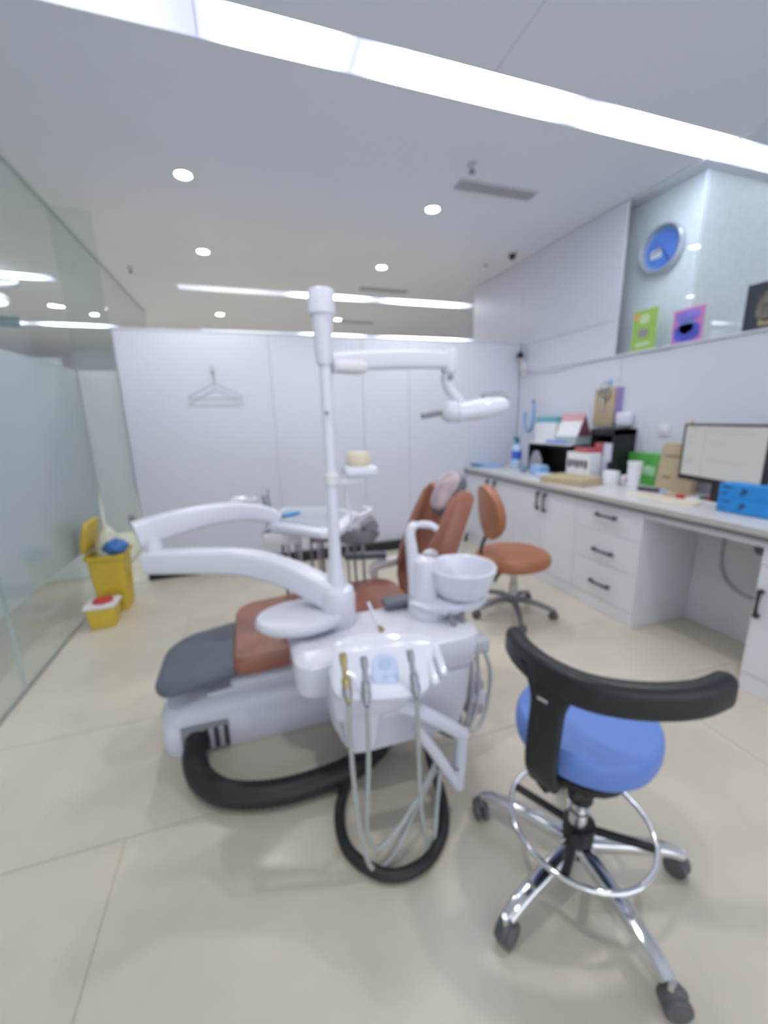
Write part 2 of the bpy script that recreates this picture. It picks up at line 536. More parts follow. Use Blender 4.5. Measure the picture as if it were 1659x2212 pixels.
def downlight(x, y, label):
    t = thing('downlight', label, 'ceiling light', (x, y, CH), group='round downlights in the ceiling')
    obj('trim_ring', lathe((x, y, CH), [(0.062, 0.004), (0.062, -0.004), (0.052, -0.006), (0.048, 0.0), (0.048, 0.004)], 24, cap=False), WHITE, t)
    obj('lens', lathe((x, y, CH), [(0.047, -0.001), (0.047, -0.003), (0.02, -0.006)], 20), LAMPW, t)
    ld = bpy.data.lights.new('downlight_beam', 'SPOT')
    ld.energy = 40.0 if y < 6 else 120.0
    ld.color = (1.0, 0.98, 0.96)
    ld.spot_size = radians(125)
    ld.spot_blend = 0.6
    ld.shadow_soft_size = 0.05
    lo_ = bpy.data.objects.new('downlight_beam', ld)
    lo_.location = (0, 0, -0.02)
    lo_.parent = t
    COL.objects.link(lo_)


for x, y, l in ((-0.25, 3.36, 'round lit downlight on the left, nearest the camera'), (1.54, 3.345, 'round lit downlight in front of the air grille'),
                (-0.25, 4.67, 'round lit downlight on the left, second from the camera'), (1.54, 4.65, 'round lit downlight between the two air grilles'),
                (-0.24, 7.15, 'round lit downlight seen between the far light strips on the left'), (1.57, 7.09, 'round lit downlight just right of the lamp pole top'),
                (-0.25, 0.74, 'round lit downlight above the camera, left one'), (1.54, 0.74, 'round lit downlight above the camera, right one'),
                (-2.36, 7.13, 'round lit downlight seen through the glass, left one'), (-2.0, 7.55, 'round lit downlight seen through the glass, right one')):
    downlight(x, y, l)


def grille(x0, x1, y0, y1, label):
    t = thing('air_grille', label, 'vent', ((x0 + x1) / 2, (y0 + y1) / 2, CH))
    obj('backing', box(x0, x1, y0, y1, CH - .003, CH - .001), MGREY, t, smooth=False)
    f = 0.012
    obj('frame', merge(box(x0 - f, x1 + f, y0 - f, y0, CH - .012, CH), box(x0 - f, x1 + f, y1, y1 + f, CH - .012, CH), box(x0 - f, x0, y0, y1, CH - .012, CH), box(x1, x1 + f, y0, y1, CH - .012, CH)), LGREY, t, smooth=False)
    n = 5
    for i in range(n):
        y = y0 + (i + 0.5) * (y1 - y0) / n
        obj('slat', box(x0, x1, y - .004, y + .004, CH - .011, CH - .004), LGREY, t, smooth=False)


grille(1.57, 2.17, 2.91, 3.01, 'grey slotted air grille in the ceiling nearest the camera')
grille(1.51, 2.11, 5.36, 5.45, 'grey slotted air grille in the ceiling behind the lamp pole')
grille(1.62, 2.2, 7.15, 7.25, 'far slotted air grille between the two light strips')


def sprinkler(x, y, label):
    t = thing('sprinkler', label, 'sprinkler', (x, y, CH))
    obj('collar', lathe((x, y, CH), [(0.03, 0), (0.03, -0.006), (0.012, -0.01), (0.012, -0.03)], 14), LGREY, t)
    obj('deflector', lathe((x, y, CH), [(0.008, -0.03), (0.022, -0.05), (0.024, -0.053), (0.004, -0.056)], 14), MGREY, t)


sprinkler(1.535, 2.73, 'small grey sprinkler head beside the near air grille')
sprinkler(-1.01, 5.3, 'small grey sprinkler head near the glass wall top')
dc = thing('dome_camera', 'small black dome camera on the ceiling near the right wall', 'camera', (2.69, 3.93, CH))
obj('mount', lathe((2.69, 3.93, CH), [(0.05, 0), (0.05, -0.015), (0.035, -0.02)], 20), OFFW, dc)
obj('dome', lathe((2.69, 3.93, CH), [(0.034, -0.02), (0.034, -0.04), (0.028, -0.058), (0.012, -0.068)], 20), BLACKP, dc)
sd = thing('smoke_detector', 'white ceiling sensor just left of the black dome camera', 'detector', (2.56, 4.21, CH))
obj('body', lathe((2.56, 4.21, CH), [(0.045, 0), (0.045, -0.02), (0.03, -0.035)], 20), OFFW, sd)
obj('sensor', lathe((2.56, 4.21, CH), [(0.018, -0.034), (0.014, -0.05)], 12), MGREY, sd)
# wall camera with cable
wc = thing('wall_camera', 'white wall camera with black ball lens in the corner above the counter', 'camera', (2.91, 3.98, 1.95))
obj('bracket', box(2.90, 2.93, 3.93, 4.02, 1.86, 1.95, 0.006), OFFW, wc)
obj('arm', tube([(2.91, 3.975, 1.93), (2.885, 3.97, 1.97), (2.87, 3.97, 2.0)], 0.014, 8), OFFW, wc)
obj('lens_ball', lathe((2.865, 3.965, 2.025), [(0.012, -0.036), (0.03, -0.02), (0.036, 0), (0.03, 0.02), (0.012, 0.034)], 16), BLACKP, wc)
obj('plug', box(2.895, 2.93, 3.93, 3.98, 1.80, 1.85, 0.004), OFFW, wc)
obj('cable', tube([(2.922, 3.93, 1.83), (2.922, 3.5, 1.805), (2.922, 3.2, 1.83), (2.922, 2.75, 1.84), (2.922, 2.3, 1.838)], 0.004, 6), LGREY, wc)

# ------------------------------------------------------------------ dental unit
DU = thing('dental_unit', 'white dental treatment unit with reclined brown and grey patient chair', 'dental chair', (0.2, 1.8, 0))
# floor base
def ringz(outl, z, cx, cy):
    return [Vector((cx + x, cy + y, z)) for x, y in outl]


obj('base_cover', loft([ringz(rr2(0.52, 0.19, 0.09), 0.0, 0.05, 1.86), ringz(rr2(0.525, 0.195, 0.09), 0.012, 0.05, 1.86), ringz(rr2(0.52, 0.19, 0.09), 0.17, 0.05, 1.86),
                        ringz(rr2(0.50, 0.175, 0.085), 0.215, 0.06, 1.86), ringz(rr2(0.44, 0.15, 0.08), 0.24, 0.10, 1.86), ringz(rr2(0.30, 0.12, 0.08), 0.25, 0.16, 1.86)]), WHITE, DU)
up = box(-0.28, 0.42, 1.70, 2.02, 0.23, 0.30, 0.03, 3)
for v in up.verts:
    if v.co.z > 0.26:
        v.co.x = 0.12 + (v.co.x - 0.07) * 0.85
obj('lift_cover', up, WHITE, DU)
obj('lift_column', box(0.08, 0.42, 1.72, 2.0, 0.26, 0.44, 0.03, 3), OFFW, DU)
obj('lift_link', box(-0.22, 0.22, 1.70, 1.73, -0.02, 0.025, 0.01, 2, TR(0.15, 0.0, 0.345, 0, 0, radians(18))), LGREY, DU)
obj('seat_frame', box(-0.10, 0.62, 1.64, 2.05, 0.415, 0.455, 0.015, 2), OFFW, DU)
pnl = obj('connection_panel', box(-0.385, -0.195, 1.655, 1.675, 0.01, 0.145, 0.006), MGREY, DU)
for i in range(5):
    obj('vent_slat', box(-0.29 + i * .02, -0.28 + i * .02, 1.648, 1.656, 0.03, 0.125), LGREY if i % 2 else BLACKP, pnl, smooth=False)
obj('socket', lathe((0, 0, 0), [(0.05, 0), (0.05, 0.03), (0.045, 0.035)], 18, TR(-0.325, 1.662, 0.075, 0, radians(90))), BLACKP, pnl)
obj('suction_tube', tube([(-0.325, 1.645, 0.078), (-0.325, 1.56, 0.075), (-0.29, 1.47, 0.052), (-0.20, 1.375, 0.05), (-0.05, 1.32, 0.05), (0.12, 1.31, 0.05), (0.28, 1.335, 0.05), (0.40, 1.40, 0.05), (0.47, 1.47, 0.06), (0.50, 1.50, 0.12)], 0.046, 16, 14, ribs=0.025), DARKR, DU)
# leg rest
lm = TR(-0.285, 1.81, 0.355, 0, 0, radians(-9))
obj('leg_rest', pad(rr2(0.165, 0.215, [0.03, 0.14, 0.09, 0.03], 7), 0.045, lm, 0.05, 0.14), SLATE, DU)
obj('seat_cushion', pad(rr2(0.425, 0.275, [0.14, 0.10, 0.05, 0.10], 6), 0.078, TR(0.285, 1.83, 0.418, 0, 0, radians(-3)), 0.08, 0.09), LEATH, DU)
# backrest: local frame  x=across(y world), y=up the back, z=towards patient
bx, bz = 0.765, 0.43
rec = radians(23)
BM = Matrix(((0, sin(rec), -cos(rec), bx), (-1, 0, 0, 1.91), (0, cos(rec), sin(rec), bz), (0, 0, 0, 1)))
bo = [(0.0, 0.0), (0.10, 0.01), (0.17, 0.06), (0.22, 0.15), (0.25, 0.26), (0.255, 0.36), (0.25, 0.46), (0.235, 0.56), (0.215, 0.625), (0.18, 0.65), (0.13, 0.64), (0.10, 0.60), (0.06, 0.555), (0.0, 0.54)]
bo = [(x * 0.89, y) for x, y in bo]
bo = bo + [(-x, y) for x, y in bo[-2:0:-1]]
rings = []
for s, z in ((0.90, -0.05), (0.97, -0.045), (1.0, -0.02), (1.0, 0.02), (0.985, 0.04), (0.93, 0.055), (0.75, 0.045), (0.5, 0.03), (0.2, 0.022)):
    rings.append([BM @ Vector((x * s, 0.33 + (y - 0.33) * s, z + (0.05 * (abs(x * s) / 0.25) ** 2))) for x, y in bo])
br = obj('backrest', loft(rings), LEATH, DU)
for sx in (-1, 1):
    o2 = [(0.135, 0.12), (0.19, 0.13), (0.225, 0.22), (0.235, 0.36), (0.225, 0.52), (0.20, 0.61), (0.165, 0.615), (0.15, 0.5), (0.14, 0.3)]
    rg = [[BM @ Vector((sx * 0.89 * (0.187 + (x - 0.187) * s), 0.37 + (y - 0.37) * s, z)) for x, y in o2] for s, z in ((1.0, 0.03), (1.0, 0.075), (0.9, 0.093), (0.6, 0.10))]
    obj('side_bolster', loft(rg), LEATH, br)
obj('back_shell', plate([(x * 0.72, 0.30 + (y - 0.30) * 0.72) for x, y in bo], -0.07, -0.045, BM, 0.01), OFFW, DU)
hr = obj('headrest', pad(rr2(0.092, 0.115, 0.06), 0.07, BM @ TR(0.045, 0.60, 0.018, 0, radians(-6)), 0.25, 0.35), SLATE, DU)
obj('headrest_cover', pad(rr2(0.084, 0.106, 0.062), 0.060, BM @ TR(0.048, 0.612, 0.048, 0, radians(-6)), 0.35, 0.38), PINKF, hr)
obj('headrest_bracket', box(-0.03, 0.03, 0.45, 0.62, -0.09, -0.06, 0.01, 2, BM), MGREY, hr)
# arm rests
obj('arm_rest', box(0.47, 0.74, 1.465, 1.535, 0.625, 0.66, 0.014, 3), SLATE, DU)
a2 = obj('arm_rest', box(0.45, 0.70, 2.12, 2.18, 0.615, 0.65, 0.014, 3, Matrix.Translation((0.575, 2.15, 0.63)) @ Matrix.Rotation(radians(5), 4, 'Y') @ Matrix.Translation((-0.575, -2.15, -0.63))), SLATE, DU)
obj('arm_support', sweep(cr([(0.62, 2.15, 0.50), (0.63, 2.15, 0.56), (0.70, 2.14, 0.575), (0.80, 2.12, 0.60)], 5), rr2(0.022, 0.035, 0.012, 3), (0, 1, 0)), OFFW, a2)
# side unit (cuspidor box)
bod = loft([ringz(rr2(0.20, 0.10, 0.07), 0.20, 0.47, 1.33), ringz(rr2(0.24, 0.125, 0.08), 0.225, 0.47, 1.33), ringz(rr2(0.27, 0.14, 0.08), 0.32, 0.465, 1.335), ringz(rr2(0.285, 0.15, 0.07), 0.48, 0.46, 1.345)])
ub = obj('side_unit_body', bod, WHITE, DU)
obj('side_unit_top', loft([ringz(rr2(0.30, 0.145, 0.06), 0.475, 0.453, 1.36), ringz(rr2(0.345, 0.165, 0.07), 0.50, 0.423, 1.36), ringz(rr2(0.35, 0.17, 0.07), 0.58, 0.423, 1.36), ringz(rr2(0.345, 0.165, 0.07), 0.605, 0.423, 1.36), ringz(rr2(0.32, 0.145, 0.06), 0.62, 0.423, 1.36)]), WHITE, DU)
obj('bracket_arm', box(0.45, 0.62, 1.46, 1.70, 0.33, 0.42, 0.02, 2), WHITE, DU)
# spittoon
sp = obj('spittoon_column', loft([ringz(ell(0.082, 0.08), 0.605, 0.635, 1.41), ringz(ell(0.082, 0.08), 0.665, 0.635, 1.41), ringz(ell(0.080, 0.078), 0.672, 0.635, 1.41), ringz(ell(0.060, 0.065), 0.675, 0.622, 1.42), ringz(ell(0.055, 0.06), 0.82, 0.617, 1.42), ringz(ell(0.05, 0.055), 0.85, 0.617, 1.42), ringz(ell(0.03, 0.03), 0.86, 0.615, 1.42)]), WHITE, DU)
obj('drip_plate', loft([ringz(ell(0.09, 0.06), 0.628, 0.735, 1.385), ringz(ell(0.145, 0.09), 0.648, 0.73, 1.385), ringz(ell(0.168, 0.11), 0.675, 0.725, 1.39), ringz(ell(0.17, 0.112), 0.686, 0.725, 1.39), ringz(ell(0.16, 0.105), 0.692, 0.725, 1.39)]), WHITEG, sp)
obj('spittoon_bowl', lathe((0.765, 1.37, 0.69), [(0.05, 0.0), (0.085, 0.006), (0.11, 0.03), (0.124, 0.07), (0.133, 0.115), (0.136, 0.125), (0.132, 0.13), (0.124, 0.126), (0.112, 0.09), (0.09, 0.05), (0.03, 0.03)], 32), WHITEG, sp)
fpts = cr([(0.585, 1.42, 0.70), (0.578, 1.42, 0.80), (0.568, 1.42, 0.90), (0.562, 1.42, 0.955), (0.572, 1.42, 0.985), (0.60, 1.415, 0.993), (0.64, 1.40, 0.990), (0.665, 1.395, 0.975)], 5)
nf = len(fpts)
obj('faucet', sweep(fpts, rr2(0.02, 0.024, 0.012, 3), (1, 0, 0.01), [(1.0, 1.15 - 0.62 * min(1, i / (nf * 0.62))) if i < nf * 0.62 else (0.6, 0.5) for i in range(nf)]), WHITE, sp)
obj('cup_filler', lathe((0.655, 1.43, 0.85), [(0.03, 0.0), (0.03, 0.02), (0.02, 0.028), (0.008, 0.03)], 16), STEEL, sp)
# pole, lamp
po = obj('lamp_pole', lathe((0.27, 1.45, 0), [(0.056, 0.60), (0.052, 0.68), (0.043, 0.75), (0.031, 0.82), (0.024, 0.89), (0.0215, 0.97), (0.0205, 1.62)], 24), WHITE, DU)
obj('pole_sleeve', lathe((0.268, 1.45, 0), [(0.026, 1.58), (0.030, 1.60), (0.034, 1.72), (0.038, 1.735), (0.044, 1.738), (0.044, 1.80), (0.04, 1.812), (0.02, 1.815)], 24), WHITE, po)
obj('pole_knob', lathe((0, 0, 0), [(0.007, 0), (0.007, 0.006)], 10, TR(0.262, 1.424, 1.42, 0, radians(90))), MGREY, po)
obj('pole_hub', lathe((0.272, 1.45, 0), [(0.06, 0.62), (0.066, 0.64), (0.068, 0.74), (0.06, 0.765), (0.04, 0.775)], 24), WHITE, DU)
la = obj('lamp_arm', sweep(cr([(0.29, 1.455, 1.585), (0.40, 1.49, 1.60), (0.60, 1.545, 1.615), (0.80, 1.60, 1.625)], 4), rr2(0.026, 0.034, 0.016, 4)), WHITE, DU)
obj('arm_joint', box(0.29, 0.42, 1.435, 1.515, 1.555, 1.595, 0.014, 3, Matrix.Translation((0.35, 1.475, 1.57)) @ Matrix.Rotation(radians(16), 4, 'Z') @ Matrix.Translation((-0.35, -1.475, -1.57))), OFFW, la)
obj('arm_joint', lathe((0.815, 1.605, 0), [(0.03, 1.575), (0.034, 1.585), (0.034, 1.66), (0.028, 1.67)], 20), WHITE, la)
obj('lamp_yoke', tube([(0.815, 1.605, 1.58), (0.805, 1.605, 1.555), (0.82, 1.605, 1.51), (0.86, 1.605, 1.47), (0.885, 1.605, 1.445)], [0.02, 0.024, 0.022, 0.018], 12, 5), WHITE, la)
obj('joint_screw', lathe((0, 0, 0), [(0.012, 0), (0.012, 0.008)], 10, TR(0.807, 1.578, 1.555, 0, radians(90))), MGREY, la)
hd = Vector((0.79, 1.60, 1.405))
he = Vector((1.075, 1.60, 1.445))
hp = [hd + (he - hd) * t for t in (0, 0.06, 0.2, 0.35, 0.5, 0.7, 0.88, 0.97, 1.0)]
lh = obj('lamp_head', sweep(hp, ell(0.075, 0.04, 24, 2.4), (0, 0, 1), [(0.35, 0.45), (0.6, 0.85), (0.75, 1.0), (0.85, 0.98), (1, 1.1), (1.05, 1.15), (1.0, 1.0), (0.85, 0.8), (0.6, 0.5)]), WHITEG, la)
obj('lamp_ball', lathe((0, 0, 0), [(0.01, -0.045), (0.03, -0.036), (0.043, -0.015), (0.045, 0.005), (0.036, 0.03), (0.015, 0.042)], 20, TR(0.815, 1.575, 1.42)), WHITE, lh)
obj('lamp_handle', tube([(0.79, 1.585, 1.418), (0.74, 1.585, 1.413), (0.685, 1.585, 1.402)], [0.012, 0.014, 0.012], 10, 3), MGREY, lh)
obj('lamp_reflector', box(-0.055, 0.055, -0.03, 0.03, -0.006, 0.006, 0.004, 2, TR(1.02, 1.575, 1.478, 0, radians(40), radians(-8))), MGREY, lh)
# cup shelf on the pole
cs = obj('cup_shelf', box(0.33, 0.455, 1.46, 1.56, 1.185, 1.225, 0.014, 3), WHITE, DU)
obj('shelf_clamp', lathe((0.27, 1.45, 0), [(0.022, 1.165), (0.027, 1.17), (0.027, 1.205), (0.022, 1.21)], 18), OFFW, cs)
obj('shelf_bracket', box(0.285, 0.40, 1.475, 1.52, 1.155, 1.185, 0.008, 2), OFFW, cs)
obj('shelf_hose', tube([(0.335, 1.50, 1.165), (0.335, 1.50, 1.10), (0.35, 1.50, 1.03), (0.345, 1.52, 0.97)], 0.006, 8), OFFW, cs)
# big oval joint plate and the two curved arms
obj('swivel_plate', loft([[Vector((0.135 + x * s, 1.46 + y * s, z)) for x, y in ell(0.175, 0.125, 32)] for s, z in ((0.75, 0.635), (0.93, 0.645), (1.0, 0.66), (0.995, 0.675), (0.95, 0.685), (0.6, 0.688))]), WHITE, DU)
lp = cr([(0.27, 1.45, 0.725), (0.20, 1.49, 0.765), (0.10, 1.56, 0.81), (-0.05, 1.65, 0.845), (-0.22, 1.72, 0.852), (-0.36, 1.77, 0.852), (-0.435, 1.80, 0.850)], 6)
n = len(lp)
sl = obj('lower_arm', sweep(lp, rr2(0.04, 0.047, 0.020, 4), (0, 0, 1), [(1.25 - 0.25 * min(1, i / 12), 1.2 - 0.22 * i / n) for i in range(n)]), WHITE, DU)
obj('arm_pivot', lathe((-0.405, 1.80, 0), [(0.034, 0.87), (0.034, 0.92), (0.03, 0.95)], 20), WHITE, sl)
upn = cr([(-0.462, 1.80, 0.965), (-0.36, 1.84, 0.985), (-0.22, 1.90, 0.998), (-0.08, 1.97, 0.99), (0.04, 2.03, 0.955), (0.10, 2.05, 0.92)], 6)
n = len(upn)
ua = obj('upper_arm', sweep(upn, rr2(0.036, 0.05, 0.020, 4), (0, 0, 1), [(1.05 - 0.2 * i / n, 1.1 - 0.4 * i / n) for i in range(n)]), WHITE, DU)
# delivery tray
tro = [(0.04, 2.03), (0.08, 2.17), (0.12, 2.33), (0.16, 2.38), (0.42, 2.28), (0.50, 2.14), (0.53, 2.09), (0.46, 1.95), (0.38, 1.80), (0.33, 1.76), (0.27, 1.77), (0.16, 1.90)]
dt = obj('delivery_tray', plate(tro, 0.865, 0.91, None, 0.012), WHITE, DU)
obj('tray_mat', plate([(0.27 + (x - 0.27) * 0.78, 2.09 + (y - 2.09) * 0.78) for x, y in tro], 0.909, 0.914), mat('grey_tray_mat', (0.40, 0.42, 0.48), 0.6), dt)
obj('tray_rail', tube([(0.50, 2.0, 0.90), (0.56, 2.05, 0.905), (0.60, 2.10, 0.91), (0.58, 2.16, 0.91)], 0.012, 8), OFFW, dt)
obj('tray_knob', lathe((0.04, 2.02, 0.845), [(0.02, -0.01), (0.022, 0), (0.018, 0.02)], 14), MGREY, dt)
obj('tray_bracket', box(0.02, 0.20, 1.97, 2.06, 0.80, 0.865, 0.012, 2), OFFW, dt)
hold = obj('instrument_holder', sweep(cr([(0.28, 2.16, 0.79), (0.40, 2.14, 0.785), (0.50, 2.12, 0.765), (0.575, 2.10, 0.765), (0.60, 2.10, 0.80), (0.575, 2.10, 0.85)], 5), rr2(0.04, 0.042, 0.016, 3)), MGREY, dt)
for i, x in enumerate((0.12, 0.15, 0.19, 0.21, 0.27, 0.31, 0.33, 0.47, 0.51, 0.56)):
    y = 2.13
    zb = 0.30 + 0.04 * (i % 3)
    obj('instrument_hose', tube([(x, y, 0.86 if x < 0.28 else 0.77), (x, y + .005, 0.66), (x + .006, y + .02, 0.52), (x + .02, y + .07, zb + 0.06), (x + .01, y + .12, zb)], 0.007 if i % 3 else 0.009, 6, 4), LGREY if i % 2 else MGREY, dt)
# assistant tray and its instruments
nrm = Vector((0, -0.45, 1)).normalized()
ax = Vector((1, 0, 0))
ay = nrm.cross(ax)
AO = Vector((0.34, 1.1, 0.675))
AM = Matrix(((ax.x, ay.x, nrm.x, AO.x), (ax.y, ay.y, nrm.y, AO.y), (ax.z, ay.z, nrm.z, AO.z), (0, 0, 0, 1)))
def aloc(p):
    v = Vector(p) - AO
    return (v.dot(ax), v.dot(ay))


ato = [aloc(p) for p in ((0.207, 1.20, .72), (0.50, 1.16, .70), (0.545, 1.10, .675), (0.475, 1.04, .648), (0.455, 0.985, 0.62), (0.415, 0.962, .613), (0.30, 0.975, .62), (0.19, 0.998, .63), (0.162, 1.03, .642), (0.185, 1.12, .685))]
def chaikin(p, k=2):
    for _ in range(k):
        q = []
        for a, b in zip(p, p[1:] + p[:1]):
            q += [(a[0] * .75 + b[0] * .25, a[1] * .75 + b[1] * .25), (a[0] * .25 + b[0] * .75, a[1] * .25 + b[1] * .75)]
        p = q
    return p


ato = chaikin(ato)
at = obj('assistant_tray', plate(ato, -0.05, 0.0, AM, 0.014), WHITEG, DU)
for dx, dy in ((0.0, -0.01), (0.038, 0.012)):
    obj('holder_fin', box(-0.013, 0.013, -0.07, 0.05, -0.03, 0.001, 0.01, 3, AM @ TR(0.138 + dx, -0.055 + dy, 0, radians(-6))), WHITEG, at)
PMx = AM @ TR(-0.008, -0.05, 0, radians(-15))
pan = obj('control_panel', plate(rr2(0.04, 0.05, [0.038, 0.038, 0.012, 0.012]), 0.0, 0.004, PMx, 0.0015), mat('pale_blue_panel', (0.50, 0.58, 0.80), 0.3), at)
for r, px, py in ((0.02, 0.0, 0.012), (0.009, 0.0, -0.03)):
    obj('button', lathe((0, 0, 0), [(r, 0.003), (r, 0.0055), (r * 0.6, 0.006)], 18, PMx @ TR(px, py, 0)), mat('button_grey_blue', (0.40, 0.50, 0.68), 0.35), pan)
obj('tray_skirt', loft([[Vector((0.29 + x, 1.09 + y, z)) for x, y in rr2(a, b, 0.04)] for a, b, z in ((0.10, 0.045, 0.50), (0.12, 0.06, 0.52), (0.125, 0.065, 0.58), (0.12, 0.06, 0.64))]), WHITE, at)
obj('hose_box', loft([[Vector((0.255 + x, 1.10 + y, z)) for x, y in rr2(a, b, 0.03)] for a, b, z in ((0.025, 0.035, 0.375), (0.045, 0.055, 0.385), (0.055, 0.062, 0.42), (0.065, 0.07, 0.60), (0.06, 0.065, 0.63))]), WHITE, DU)
H = (('brass', (0.205, 1.035, 0.70), (0.200, 0.985, 0.60), [(0.200, 0.982, 0.595), (0.199, 0.978, 0.5), (0.202, 0.97, 0.35), (0.212, 0.96, 0.18), (0.24, 0.955, 0.045), (0.29, 0.965, 0.02), (0.345, 0.98, 0.06), (0.42, 1.03, 0.12), (0.52, 1.08, 0.20)], GOLD),
     ('grey', (0.255, 1.02, 0.685), (0.250, 0.975, 0.585), [(0.250, 0.972, 0.58), (0.249, 0.97, 0.45), (0.240, 0.965, 0.30), (0.235, 0.965, 0.18), (0.262, 0.97, 0.09), (0.33, 0.985, 0.105), (0.41, 1.02, 0.15), (0.52, 1.08, 0.23)], TOOLG),
     ('grey', (0.393, 1.005, 0.685), (0.397, 0.958, 0.585), [(0.395, 0.955, 0.58), (0.400, 0.955, 0.45), (0.405, 0.955, 0.25), (0.418, 0.955, 0.13), (0.437, 0.96, 0.02), (0.465, 0.98, 0.03), (0.50, 1.03, 0.12), (0.53, 1.07, 0.2)], TOOLG))
for nm, a, b, hs, mm in H:
    a, b = Vector(a) + Vector((-.004 if mm is GOLD else 0.004, 0, .026)), Vector(b) + Vector((0, 0, .022))
    hs = [Vector(hs[0]) + Vector((0, 0, .022))] + hs[1:]
    hpz = obj('handpiece', tube([a + Vector((0, .01, .015)), a, a.lerp(b, 0.35), a.lerp(b, 0.6), b], [0.010, 0.011, 0.008, 0.0125, 0.009], 12, 4), mm, at)
    obj('handpiece_collar', tube([b.lerp(a, 0.12), b.lerp(a, 0.32)], 0.014, 12, 1), TOOLG, hpz)
    obj('handpiece_hose', tube(hs, 0.0075, 8, 7), HOSEG, hpz)
# folding tube bracket below the tray
fb = obj('folding_arm', tube([(0.34, 1.07, 0.52), (0.46, 1.07, 0.45), (0.60, 1.07, 0.335), (0.615, 1.07, 0.315)], 0.024, 14, 3), WHITEG, DU)
obj('arm_post', tube([(0.612, 1.07, 0.33), (0.608, 1.07, 0.22), (0.60, 1.07, 0.105)], 0.021, 14, 3), WHITE, fb)
obj('arm_brace', tube([(0.44, 1.07, 0.40), (0.52, 1.07, 0.26), (0.595, 1.07, 0.12)], 0.020, 14, 3), WHITE, fb)
obj('arm_screw', lathe((0, 0, 0), [(0.006, 0), (0.006, 0.006)], 8, TR(0.585, 1.053, 0.20, 0, radians(90))), MGREY, fb)
obj('arm_mount', box(0.31, 0.40, 1.06, 1.22, 0.46, 0.56, 0.02, 3), WHITE, fb)
# black floor hose loop
obj('floor_hose', tube([(0.40, 1.40, 0.20), (0.33, 1.36, 0.10), (0.24, 1.29, 0.03), (0.185, 1.17, 0.022), (0.19, 1.04, 0.022), (0.28, 0.935, 0.022), (0.40, 0.925, 0.022), (0.50, 0.99, 0.022), (0.555, 1.10, 0.03), (0.56, 1.20, 0.09), (0.55, 1.28, 0.24)], 0.019, 12, 8), DARKR, DU)
# suction side on the right of the unit
sh = obj('suction_holder', box(0.70, 0.80, 1.20, 1.28, 0.52, 0.58, 0.012, 3), LGREY, DU)
for i, (x, y) in enumerate(((0.675, 1.27), (0.715, 1.28))):
    obj('suction_tip', tube([(x, y, 0.57), (x + .008, y, 0.615), (x - .006 + 0.02 * i, y + .01, 0.66)], [0.014, 0.012, 0.009], 8, 3), MGREY, sh)
obj('suction_grip', tube([(0.76, 1.25, 0.56), (0.79, 1.25, 0.545), (0.805, 1.25, 0.50)], [0.016, 0.018, 0.013], 10, 4), MGREY, sh)
for i, (x1, x2, z2) in enumerate(((0.805, 0.832, 0.34), (0.772, 0.780, 0.33), (0.748, 0.752, 0.32))):
    obj('suction_hose', tube([(x1, 1.25, 0.50), (x2, 1.25, 0.42), (x2 + .005, 1.25, z2), (x2 - .01, 1.25, 0.22), (x2 - 0.06, 1.24, 0.15), (x2 - 0.13, 1.22, 0.20)], 0.009, 8, 5), LGREY, sh)
obj('filter_box', box(0.75, 0.825, 1.265, 1.33, 0.19, 0.35, 0.015, 3), LGREY, DU)
obj('filter_cap', lathe((0, 0, 0), [(0.032, 0), (0.032, 0.012), (0.02, 0.016)], 18, TR(0.795, 1.266, 0.285, 0, radians(90))), WHITE, DU)
obj('filter_hose', tube([(0.70, 1.28, 0.30), (0.69, 1.25, 0.22), (0.66, 1.22, 0.19), (0.60, 1.24, 0.22)], 0.022, 10, 5), MGREY, DU)

# loose things on the dental unit
sy = thing('syringe_gun', 'grey metal bent dental tool on the delivery tray', 'dental tool', (0.09, 2.13, 0.915))
obj('body', tube([(0.055, 2.14, 1.03), (0.06, 2.14, 0.98), (0.075, 2.14, 0.95), (0.11, 2.13, 0.932), (0.14, 2.12, 0.926)], [0.018, 0.02, 0.018, 0.012], 10, 4), TOOLG, sy)
obj('nozzle', tube([(0.065, 2.145, 1.02), (0.072, 2.15, 1.06)], 0.005, 6, 1), TOOLG, sy)
tag(obj('sachet', box(-0.05, 0.05, -0.025, 0.025, 0, 0.014, 0.005, 2, TR(0.17, 2.12, 0.9155, radians(30))), mat('blue_sachet', (0.06, 0.30, 0.58), 0.35)), 'bright blue packet on the delivery tray', 'packet')
mx_ = thing('mouth_mirror_set', 'small white tools lying on the curved upper arm', 'dental tool', (-0.05, 2.0, 1.01))
obj('tool_tray', box(-0.11, 0.01, 1.99, 2.05, 1.034, 1.040, 0.002, 2), WHITE, mx_)
obj('tool', tube([(-0.10, 2.02, 1.043), (-0.05, 2.015, 1.044), (0.0, 2.02, 1.043)], 0.006, 8, 3), STEEL, mx_)
tag(obj('paper_cups', lathe((0.39, 1.51, 1.225), [(0.04, 0), (0.044, 0.006), (0.045, 0.04), (0.04, 0.05), (0.02, 0.052)], 20), CREAM), 'cream cup on the little shelf of the lamp pole', 'cup')
se = thing('saliva_ejector', 'thin clear saliva ejector with a yellow tip on the side unit', 'dental tool', (0.40, 1.36, 0.62))
obj('tube', tube([(0.385, 1.42, 0.70), (0.40, 1.36, 0.645), (0.405, 1.34, 0.632)], 0.006, 8, 3), WHITE, se)
obj('tip', tube([(0.405, 1.34, 0.632), (0.41, 1.32, 0.629)], 0.009, 8, 1), GOLD, se)

